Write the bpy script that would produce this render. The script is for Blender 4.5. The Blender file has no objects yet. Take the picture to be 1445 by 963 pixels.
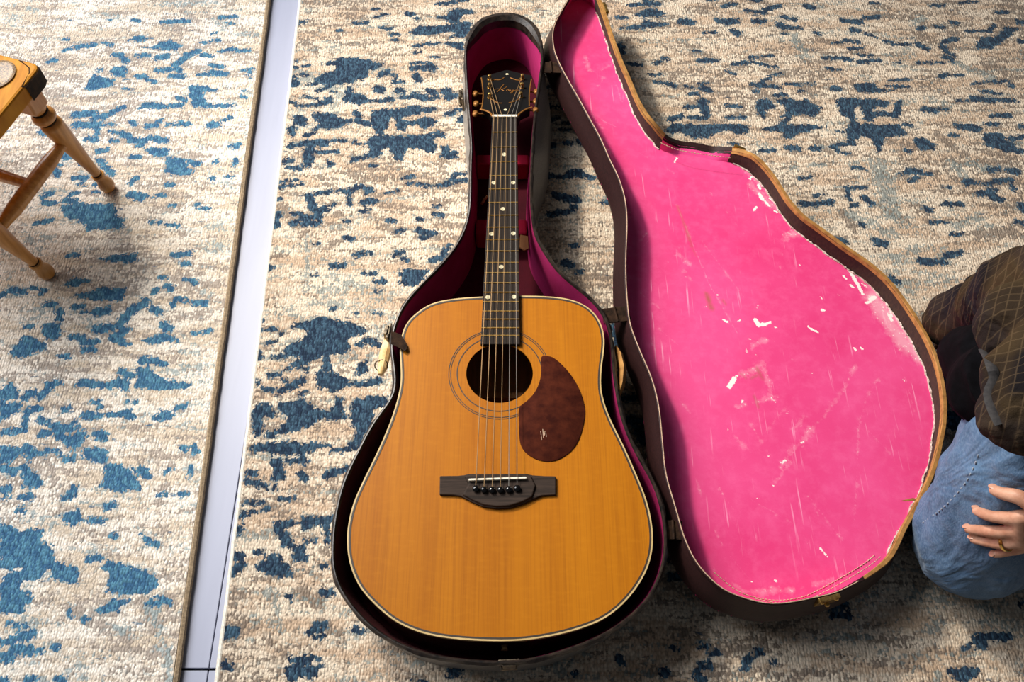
import bpy, bmesh, math, random
import numpy as np
from mathutils import Vector, Matrix
random.seed(7)
RNG = np.random.default_rng(7)
SC = bpy.context.scene
COL = SC.collection

# ------------------------------------------------------------------ camera, light, exposure
cam = bpy.data.objects.new('camera', bpy.data.cameras.new('camera'))
COL.objects.link(cam)
cam.location = (0, 0, 1.271)
cam.rotation_euler = (math.radians(90 - 60.1), 0, 0)
cam.data.sensor_width = 36
cam.data.lens = 36 * 1290 / 1445
cam.data.clip_start = 0.02
SC.camera = cam

world = bpy.data.worlds.new('room_light'); SC.world = world
world.use_nodes = True
world.node_tree.nodes['Background'].inputs[0].default_value = (0.80, 0.88, 1.0, 1)
world.node_tree.nodes['Background'].inputs[1].default_value = 0.085

def lamp(name, kind, loc, aim, energy, colour, **kw):
    d = bpy.data.lights.new(name, kind); d.energy = energy; d.color = colour
    for k, v in kw.items(): setattr(d, k, v)
    o = bpy.data.objects.new(name, d); COL.objects.link(o); o.location = loc
    o.rotation_euler = (Vector(aim) - Vector(loc)).to_track_quat('-Z', 'Y').to_euler()
    return o
# the beam of sunlight through the window ahead and to the left
lamp('window_sunbeam', 'SPOT', (-1.40, 2.10, 1.98), (.42, .74, 0), 370, (1.0, .91, .78), shadow_soft_size=.13, spot_size=math.radians(48), spot_blend=1.0)
# the bright window wall to the left
lamp('window_light', 'AREA', (-2.3, 1.9, 2.2), (-.80, .80, 0), 86, (.96, .97, 1.0), shape='RECTANGLE', size=2.6, size_y=2.4, spread=math.radians(110))

SC.view_settings.view_transform = 'Standard'
SC.view_settings.look = 'None'
SC.view_settings.gamma = 1
SC.view_settings.exposure = -0.14

# ------------------------------------------------------------------ helpers
WLOC = {}
def V(p): return np.array(p, float)
def lin(r, g, b):
    f = lambda c: (c / 255 / 12.92) if c / 255 <= .04045 else ((c / 255 + .055) / 1.055) ** 2.4
    return (f(r), f(g), f(b), 1)
def thing(name, label, cat, loc=(0, 0, 0), group=None):
    o = bpy.data.objects.new(name, None); COL.objects.link(o); o.location = loc
    o.empty_display_size = .05
    o['label'] = label; o['category'] = cat
    if group: o['group'] = group
    WLOC[o] = V(loc)
    return o
class MB:
    def __init__(s): s.v = []; s.f = []
    def add(s, v, f):
        k = len(s.v); s.v += [tuple(map(float, p)) for p in v]; s.f += [tuple(i + k for i in q) for q in f]; return s
    def loft(s, rings, closed=True, cap0=False, cap1=False):
        n = len(rings[0]); v = [p for r in rings for p in r]; f = []
        for j in range(len(rings) - 1):
            for i in range(n if closed else n - 1):
                a, b = j * n + i, j * n + (i + 1) % n
                f.append((a, b, b + n, a + n))
        if cap0: f.append(tuple(range(n - 1, -1, -1)))
        if cap1: f.append(tuple(range((len(rings) - 1) * n, len(rings) * n)))
        return s.add(v, f)
    def tube(s, path, r, n=8, cap=True, flat=1.0, up=(0, 0, 1), closed=False):
        P = [V(p) for p in path]; m = len(P)
        R = r if hasattr(r, '__len__') else [r] * m
        rings = []
        for i in range(m):
            t = (P[(i + 1) % m] - P[i - 1]) if closed else P[min(i + 1, m - 1)] - P[max(i - 1, 0)]
            t = t / (np.linalg.norm(t) + 1e-12)
            u = V(up)
            if abs(t @ u) > .95: u = V((1, 0, 0)) if abs(t[0]) < .9 else V((0, 1, 0))
            a = np.cross(t, u); a /= np.linalg.norm(a); b = np.cross(a, t)
            rings.append([P[i] + R[i] * (math.cos(2 * math.pi * k / n) * a + flat * math.sin(2 * math.pi * k / n) * b) for k in range(n)])
        if closed: rings.append(rings[0]); cap = False
        return s.loft(rings, True, cap, cap)
    def box(s, c, size, ax=None):
        c = V(c); h = V(size) / 2
        X, Y, Z = ax if ax is not None else (V((1, 0, 0)), V((0, 1, 0)), V((0, 0, 1)))
        v = [c + sx * h[0] * V(X) + sy * h[1] * V(Y) + sz * h[2] * V(Z) for sz in (-1, 1) for sx, sy in ((-1, -1), (1, -1), (1, 1), (-1, 1))]
        return s.add(v, [(3, 2, 1, 0), (4, 5, 6, 7), (0, 1, 5, 4), (1, 2, 6, 5), (2, 3, 7, 6), (3, 0, 4, 7)])
    def ball(s, c, r, n=10, m=6, sc=(1, 1, 1)):
        c = V(c); rings = []
        for j in range(1, m):
            th = math.pi * j / m
            rings.append([c + r * V((sc[0] * math.sin(th) * math.cos(2 * math.pi * k / n), sc[1] * math.sin(th) * math.sin(2 * math.pi * k / n), -sc[2] * math.cos(th))) for k in range(n)])
        return s.loft(rings, True, True, True)
    def lathe(s, base, prof, axis=(0, 0, 1), n=20):
        b = V(base); ax = V(axis) / np.linalg.norm(axis)
        return s.tube([b + ax * h for h, r in prof], [r for h, r in prof], n)
    def prism(s, outline, top, bottom):
        k = len(outline); o = [V(p) for p in outline]; t, b = V(top), V(bottom)
        return s.loft([[p + b for p in o], [p + t for p in o]], True, True, True)
    def build(s, name, mat, parent=None, smooth=True, sharp=35, label=None, kind=None, bevel=0, subsurf=0):
        base = V((0, 0, 0)); q = parent
        while q is not None: base = base + V(q.location); q = q.parent
        me = bpy.data.meshes.new(name)
        me.from_pydata([tuple(V(p) - base) for p in s.v], [], s.f)
        bm = bmesh.new(); bm.from_mesh(me); bmesh.ops.recalc_face_normals(bm, faces=bm.faces[:]); bm.to_mesh(me); bm.free()
        return link(name, me, mat, parent, smooth, sharp, label, kind, bevel, subsurf)
def link(name, me, mat, parent=None, smooth=True, sharp=35, label=None, kind=None, bevel=0, subsurf=0):
    if mat is not None: me.materials.append(mat)
    o = bpy.data.objects.new(name, me); COL.objects.link(o); o.parent = parent
    if smooth:
        me.polygons.foreach_set('use_smooth', [True] * len(me.polygons))
        me.set_sharp_from_angle(angle=math.radians(sharp))
    if bevel:
        b = o.modifiers.new('bevel', 'BEVEL'); b.width = bevel; b.segments = 2; b.limit_method = 'ANGLE'; b.angle_limit = math.radians(40)
    if subsurf:
        b = o.modifiers.new('smooth', 'SUBSURF'); b.levels = subsurf; b.render_levels = subsurf
    if label: o['label'] = label
    if kind: o['kind'] = kind
    return o
def resample(pts, n, closed=True, flags=None):
    P = [V(p) for p in pts]; m = len(P); out = []; fl = []
    seg = m if closed else m - 1
    g = (lambda i: P[i % m]) if closed else (lambda i: P[min(max(i, 0), m - 1)])
    K = 12
    for i in range(seg):
        p0, p1, p2, p3 = g(i - 1), g(i), g(i + 1), g(i + 2)
        for k in range(K):
            t = k / K
            out.append(.5 * (2 * p1 + (p2 - p0) * t + (2 * p0 - 5 * p1 + 4 * p2 - p3) * t * t + (3 * p1 - p0 - 3 * p2 + p3) * t ** 3))
            if flags: fl.append(flags[i])
    if not closed: out.append(P[-1])
    A = np.array(out); B = np.roll(A, -1, 0) if closed else A[1:]
    d = np.linalg.norm(B - (A if closed else A[:-1]), axis=1); L = np.concatenate([[0], np.cumsum(d)])
    tt = np.linspace(0, L[-1], n, endpoint=not closed)
    AA = np.concatenate([A, A[:1]]) if closed else A
    R = np.stack([np.interp(tt, L, AA[:, k]) for k in range(3)], 1)
    if flags:
        idx = np.clip(np.searchsorted(L, tt, 'right') - 1, 0, len(fl) - 1)
        return R, [fl[i] for i in idx]
    return R
def ssmooth(P, it=2, closed=True):
    for _ in range(it): P = (np.roll(P, 1, 0) + 2 * P + np.roll(P, -1, 0)) / 4
    return P
def outward(P, n=(0, 0, 1)):
    t = np.roll(P, -1, 0) - np.roll(P, 1, 0); t /= np.linalg.norm(t, axis=1)[:, None]
    o = np.cross(t, V(n)); c = P.mean(0)
    area = sum(np.dot(np.cross(P[i] - c, P[(i + 1) % len(P)] - c), V(n)) for i in range(len(P)))
    return o if area > 0 else -o
def inside(px, py, poly):
    r = np.zeros(px.shape, bool); n = len(poly)
    for i in range(n):
        x0, y0 = poly[i][:2]; x1, y1 = poly[(i + 1) % n][:2]
        if y0 == y1: continue
        c = ((y0 > py) != (y1 > py)) & (px < (x1 - x0) * (py - y0) / (y1 - y0) + x0)
        r ^= c
    return r
def segdist(X, Y, x0, y0, x1, y1):
    dx, dy = x1 - x0, y1 - y0; L = dx * dx + dy * dy + 1e-12
    t = np.clip(((X - x0) * dx + (Y - y0) * dy) / L, 0, 1)
    return np.hypot(X - x0 - t * dx, Y - y0 - t * dy)
def paint(X, Y, strokes, patches=(), pad=.012):
    """signed depth (metres) inside the drawn strokes and patches, on arrays of points"""
    F = np.full(X.shape, -1.0)
    def win(x0, x1, y0, y1): return (X > x0 - pad) & (X < x1 + pad) & (Y > y0 - pad) & (Y < y1 + pad)
    for x0, y0, x1, y1, r in strokes:
        w = win(min(x0, x1) - r, max(x0, x1) + r, min(y0, y1) - r, max(y0, y1) + r)
        if w.any(): F[w] = np.maximum(F[w], r - segdist(X[w], Y[w], x0, y0, x1, y1))
    for p in patches:
        xs = [q[0] for q in p]; ys = [q[1] for q in p]
        w = win(min(xs), max(xs), min(ys), max(ys))
        if not w.any(): continue
        x, y = X[w], Y[w]; d = np.full(x.shape, 9.0)
        for i in range(len(p)): d = np.minimum(d, segdist(x, y, *p[i], *p[(i + 1) % len(p)]))
        F[w] = np.maximum(F[w], np.where(inside(x, y, p), d, -d))
    return F
def strokes_of(s, k=1e-3): return [[float(v) * k for v in c.split()] for c in s.split(';') if c.strip()]
def patches_of(s): return [[(a[i] * 1e-3, a[i + 1] * 1e-3) for i in range(0, len(a), 2)] for a in ([float(v) for v in c.split()] for c in s.split(';') if c.strip())]
def grid_mesh(name, X, Y, Z, attrs, keep=None):
    R, C = X.shape; idx = np.arange(R * C).reshape(R, C)
    q = np.stack([idx[:-1, :-1], idx[:-1, 1:], idx[1:, 1:], idx[1:, :-1]], -1).reshape(-1, 4)
    if keep is not None: q = q[keep.reshape(-1)]
    used = np.unique(q); remap = np.full(R * C, -1); remap[used] = np.arange(len(used)); q = remap[q]
    co = np.stack([X.reshape(-1), Y.reshape(-1), Z.reshape(-1)], -1)[used]
    me = bpy.data.meshes.new(name)
    me.vertices.add(len(co)); me.vertices.foreach_set('co', co.reshape(-1))
    me.loops.add(q.size); me.loops.foreach_set('vertex_index', q.reshape(-1).astype(np.int32))
    me.polygons.add(len(q)); me.polygons.foreach_set('loop_start', np.arange(0, q.size, 4, dtype=np.int32))
    me.update(calc_edges=True)
    for k, a in attrs.items():
        at = me.attributes.new(k, 'FLOAT', 'POINT'); at.data.foreach_set('value', a.reshape(-1)[used].astype(np.float32))
    return me

# ------------------------------------------------------------------ materials
class Mat:
    def __init__(s, name, rough=.5, base=None, metal=0, coat=0, spec=.5, sheen=0):
        s.m = bpy.data.materials.new(name); s.m.use_nodes = True; s.t = s.m.node_tree
        s.b = s.t.nodes['Principled BSDF']; s.b.inputs['Roughness'].default_value = rough
        s.b.inputs['Metallic'].default_value = metal; s.b.inputs['Coat Weight'].default_value = coat
        s.b.inputs['Specular IOR Level'].default_value = spec; s.b.inputs['Coat Roughness'].default_value = .08
        s.b.inputs['Sheen Weight'].default_value = sheen
        if base: s.b.inputs['Base Color'].default_value = base
        s._c = None
    def n(s, ty, ins=None, **kw):
        o = s.t.nodes.new('ShaderNode' + ty)
        for k, v in kw.items(): setattr(o, k, v)
        for k, v in (ins or {}).items(): s.set(o.inputs[k], v)
        return o
    def set(s, sock, v):
        if hasattr(v, 'is_linked') or isinstance(v, bpy.types.NodeSocket): s.t.links.new(v, sock)
        else: sock.default_value = v
    @property
    def co(s):
        if s._c is None: s._c = s.n('TexCoord').outputs['Object']
        return s._c
    def map(s, scale=(1, 1, 1), rot=(0, 0, 0), loc=(0, 0, 0), vec=None):
        return s.n('Mapping', {0: vec if vec is not None else s.co, 1: loc, 2: rot, 3: scale}).outputs[0]
    def noise(s, scale, detail=3, rough=.55, vec=None, dist=0):
        return s.n('TexNoise', {'Vector': vec if vec is not None else s.co, 'Scale': scale, 'Detail': detail, 'Roughness': rough, 'Distortion': dist}).outputs[0]
    def math(s, op, a, b=0.0, c=None):
        d = {0: a, 1: b}
        if c is not None: d[2] = c
        return s.n('Math', d, operation=op).outputs[0]
    def rng(s, v, a, b, c=0.0, d=1.0, smooth=False):
        return s.n('MapRange', {0: v, 1: a, 2: b, 3: c, 4: d}, clamp=True, interpolation_type='SMOOTHSTEP' if smooth else 'LINEAR').outputs[0]
    def mix(s, f, a, b, mode='MIX'):
        o = s.n('Mix', None, data_type='RGBA', blend_type=mode)
        s.set(o.inputs[0], f); s.set(o.inputs[6], a); s.set(o.inputs[7], b)
        return o.outputs[2]
    def attr(s, name): return s.n('Attribute', None, attribute_name=name).outputs['Fac']
    def base(s, v): s.set(s.b.inputs['Base Color'], v); return s
    def rough(s, v): s.set(s.b.inputs['Roughness'], v); return s
    def bump(s, h, dist=.001, strength=.5):
        o = s.n('Bump', {'Strength': strength, 'Distance': dist, 'Height': h}); s.t.links.new(o.outputs[0], s.b.inputs['Normal']); return s
    def sep(s, v=None): return s.n('SeparateXYZ', {0: v if v is not None else s.co}).outputs

def speckled(name, c1, c2, scale=60, rough=.5, bump=0, stretch=(1, 1, 1), **kw):
    m = Mat(name, rough, **kw); v = m.map(stretch); f = m.rng(m.noise(scale, 4, .6, v), .35, .65)
    m.base(m.mix(f, c1, c2))
    if bump: m.bump(m.noise(scale * 3, 3, .6, v), bump, .6)
    return m.m

def rug_material(name, dark, blue, tan, cream, grey_c, teal_c):
    m = Mat(name, .95, spec=.06, sheen=.1)
    vor = m.n('TexVoronoi', {'Vector': m.map((1.0, .62, 1)), 'Scale': 310.0, 'Randomness': .9}, feature='F1', voronoi_dimensions='2D')
    rgb = m.n('SeparateColor', {0: vor.outputs['Color']}).outputs; r, r2, r3 = rgb[0], rgb[1], rgb[2]
    dist = vor.outputs['Distance']
    ctr = lambda v, k: m.math('MULTIPLY', m.math('SUBTRACT', v, .5), k)
    warp = m.noise(75, 4, .65, m.map((.7, 1.5, 1)))
    streak_a = m.noise(17, 6, .68, m.map((.45, 1.7, 1)))
    streak_b = m.noise(34, 5, .68, m.map((.42, 1.8, 1), loc=(4, 9, 2)))
    zone = m.noise(3.6, 3, .6, m.map((.8, 1.2, 1), loc=(1, 5, 2)))
    rib = m.n('TexWave', {'Vector': m.co, 'Scale': 72.0, 'Distortion': 1.6, 'Detail': 2.0, 'Detail Scale': 3.0, 'Detail Roughness': .6}, wave_type='BANDS', bands_direction='X', wave_profile='SIN').outputs['Fac']
    base = m.mix(m.rng(m.math('ADD', streak_a, ctr(r3, .10)), .42, .56), tan, cream)
    # yarns of grey mixed in, tuft by tuft
    gp = m.math('MAXIMUM', m.rng(m.math('ADD', m.attr('grey'), ctr(warp, .9)), .40, .72, 0, .85),
                m.math('MULTIPLY', m.rng(m.math('ADD', streak_b, ctr(zone, .5)), .475, .63), .88))
    gm = m.rng(m.math('SUBTRACT', gp, r), -.12, .12)
    base = m.mix(m.math('MULTIPLY', gm, .85), base, m.mix(rib, grey_c, tan) if False else grey_c)
    # washed-out teal yarns
    tp = m.math('MAXIMUM', m.rng(m.math('ADD', m.attr('pale'), ctr(warp, 1.0)), .42, .75, 0, .8),
                m.math('MULTIPLY', m.rng(m.math('ADD', m.noise(28, 5, .68, m.map((.45, 1.7, 1), loc=(8, 3, 2))), ctr(zone, -.45)), .54, .67), .7))
    tm = m.rng(m.math('SUBTRACT', tp, r2), -.12, .12)
    base = m.mix(m.math('MULTIPLY', tm, .75), base, teal_c)
    # dyed blue figures
    d = m.math('ADD', m.math('ADD', m.attr('dye'), ctr(warp, .62)), ctr(r, .30))
    extra = m.rng(m.noise(42, 4, .6, m.map((.5, 1.7, 1), loc=(2, 2, 7))), .665, .70)
    mask = m.math('MAXIMUM', m.rng(d, .405, .475), m.math('MULTIPLY', extra, .8))
    halo = m.math('MULTIPLY', m.rng(d, .26, .42), m.rng(r2, .45, .6))
    base = m.mix(m.math('MULTIPLY', halo, .55), base, teal_c)
    bcol = m.mix(m.rng(m.math('ADD', r2, ctr(warp, .8)), .25, .95), dark, blue)
    col = m.mix(mask, base, bcol)
    shade = m.math('MULTIPLY', m.rng(dist, .15, .75, 1.08, .76), m.rng(r3, 0, 1, .90, 1.10))  # shade between tufts and ribs multiplied into the colour
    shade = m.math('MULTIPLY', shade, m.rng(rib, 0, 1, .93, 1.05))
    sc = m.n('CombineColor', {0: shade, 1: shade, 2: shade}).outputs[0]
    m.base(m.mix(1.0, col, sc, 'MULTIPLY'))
    m.bump(m.math('ADD', m.math('MULTIPLY', rib, .25), m.math('SUBTRACT', 1.0, dist)), .0025, .5)
    return m.m
M = {}
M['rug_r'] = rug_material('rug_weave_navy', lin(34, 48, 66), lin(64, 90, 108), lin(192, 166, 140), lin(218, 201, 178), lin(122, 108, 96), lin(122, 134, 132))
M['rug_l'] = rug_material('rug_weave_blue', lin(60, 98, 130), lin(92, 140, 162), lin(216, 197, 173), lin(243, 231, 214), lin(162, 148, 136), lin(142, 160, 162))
M['binding_tan'] = speckled('tan_binding', lin(128, 108, 82), lin(176, 152, 120), 300, .8, .0006)
M['binding_white'] = speckled('cream_binding', lin(208, 198, 180), lin(236, 230, 216), 300, .8, .0006)
M['backing'] = speckled('rug_backing', lin(150, 138, 118), lin(170, 158, 138), 200, .95)
M['floor'] = speckled('white_floor_paint', lin(152, 155, 172), lin(164, 167, 184), 12, .45, .0002, (1, .1, 1))
M['gap'] = Mat('dark_joint', .9, lin(24, 22, 34)).m

def wood_top():
    m = Mat('amber_spruce', .42, coat=.05, spec=.22)
    fine = m.noise(420, 3, .6, m.map((1, .012, 1)))
    band = m.noise(26, 3, .5, m.map((1, .04, 1)))
    silk = m.noise(160, 2, .5, m.map((.35, 1, 1)))
    c = m.mix(m.rng(band, .2, .8), lin(158, 90, 4), lin(182, 112, 10))
    c = m.mix(m.math('MULTIPLY', m.rng(fine, .45, .7), .35), c, lin(124, 62, 4))
    c = m.mix(m.math('MULTIPLY', m.rng(silk, .5, .75), .12), c, lin(204, 132, 26))
    return m.base(c).m
M['top'] = wood_top()
def streaky(name, c1, c2, scale, stretch, rough, coat=0, bump=0, spec=.5):
    m = Mat(name, rough, coat=coat, spec=spec); f = m.noise(scale, 4, .6, m.map(stretch)); m.base(m.mix(m.rng(f, .35, .65), c1, c2))
    if bump: m.bump(f, bump, .5)
    return m.m
M['mahogany'] = streaky('dark_mahogany', lin(30, 14, 10), lin(58, 28, 16), 60, (1, 1, .1), .22, .5)
M['ebony'] = streaky('dark_rosewood', lin(24, 17, 12), lin(44, 33, 24), 240, (1, .05, 1), .6, spec=.2)
M['bridge'] = streaky('bridge_rosewood', lin(38, 30, 25), lin(64, 51, 43), 260, (.06, 1, 1), .7, spec=.15)
M['neck'] = streaky('neck_mahogany', lin(60, 26, 14), lin(92, 42, 22), 120, (1, .05, 1), .3)
M['cream'] = speckled('cream_plastic', lin(186, 158, 104), lin(206, 178, 124), 40, .4)
M['purf'] = Mat('dark_purfling', .5, lin(52, 40, 28)).m
M['bone'] = Mat('bone', .35, lin(232, 222, 200)).m
M['pearl'] = speckled('pearl_dot', lin(196, 182, 140), lin(232, 222, 190), 300, .3)
M['pickguard'] = speckled('tortoise_plastic', lin(50, 18, 12), lin(76, 33, 20), 55, .8, spec=.05)
M['black'] = Mat('black_lacquer', .5, lin(10, 8, 8), spec=.2).m
M['pin'] = Mat('black_pin', .12, lin(12, 11, 11)).m
M['gold'] = Mat('aged_gold', .45, lin(140, 92, 38), metal=.5).m
M['brass'] = speckled('brass', lin(150, 112, 58), lin(214, 176, 104), 200, .3, metal=.9)
M['fret'] = Mat('fret_wire', .3, lin(206, 164, 92), metal=.85).m
M['string'] = Mat('bronze_string', .35, lin(196, 160, 116), metal=.7).m
M['string_plain'] = Mat('plain_string', .3, lin(206, 200, 190), metal=.8).m
M['inner_wood'] = streaky('bare_inner_wood', lin(150, 96, 52), lin(186, 126, 72), 80, (1, .1, 1), .7)
def pink_cloth(name, a, b):
    m = Mat(name, .85, spec=.15); f = m.noise(420, 2, .6); g = m.noise(9, 4, .6)
    m.base(m.mix(m.rng(g, .35, .65), a, b)); return m.bump(f, .0006, .5).m
M['pink'] = pink_cloth('pink_flocking', lin(222, 62, 132), lin(236, 84, 146))
M['magenta'] = pink_cloth('magenta_flocking', lin(142, 24, 76), lin(170, 40, 98))
M['crimson'] = pink_cloth('crimson_plush', lin(52, 6, 18), lin(72, 8, 24))
M['crimson_bright'] = pink_cloth('crimson_band', lin(150, 16, 46), lin(170, 22, 54))
M['tolex'] = speckled('dark_tolex', lin(104, 100, 96), lin(148, 143, 137), 500, .34, .0004, (1, 1, 1), coat=.1)
M['rim'] = speckled('worn_case_edge', lin(14, 12, 11), lin(58, 46, 38), 90, .42, .0006)
M['brown_wall'] = speckled('bare_brown_board', lin(40, 27, 16), lin(60, 43, 26), 260, .9, .0004, (1, 1, .3))
M['maroon'] = speckled('maroon_tolex', lin(34, 17, 17), lin(50, 26, 25), 400, .5, .0003, spec=.3)
M['shaded_lining'] = pink_cloth('shaded_red_lining', lin(56, 20, 22), lin(76, 28, 28))  # lining cloth with shade put into its colour
M['ply'] = streaky('bare_plywood_edge', lin(136, 92, 42), lin(178, 130, 68), 90, (1, 1, 1), .6)
M['thread'] = speckled('pale_thread', lin(176, 140, 112), lin(214, 184, 156), 400, .8)
M['fray'] = speckled('frayed_paper', lin(150, 120, 108), lin(226, 206, 196), 260, .9)
M['leather'] = speckled('brown_leather', lin(32, 22, 16), lin(58, 40, 28), 120, .85, .0008, spec=.1)
M['metal'] = speckled('tarnished_metal', lin(60, 52, 44), lin(140, 126, 106), 160, .4, metal=.8)
M['handle'] = speckled('ivory_handle', lin(214, 168, 104), lin(244, 216, 160), 60, .3)

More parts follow.
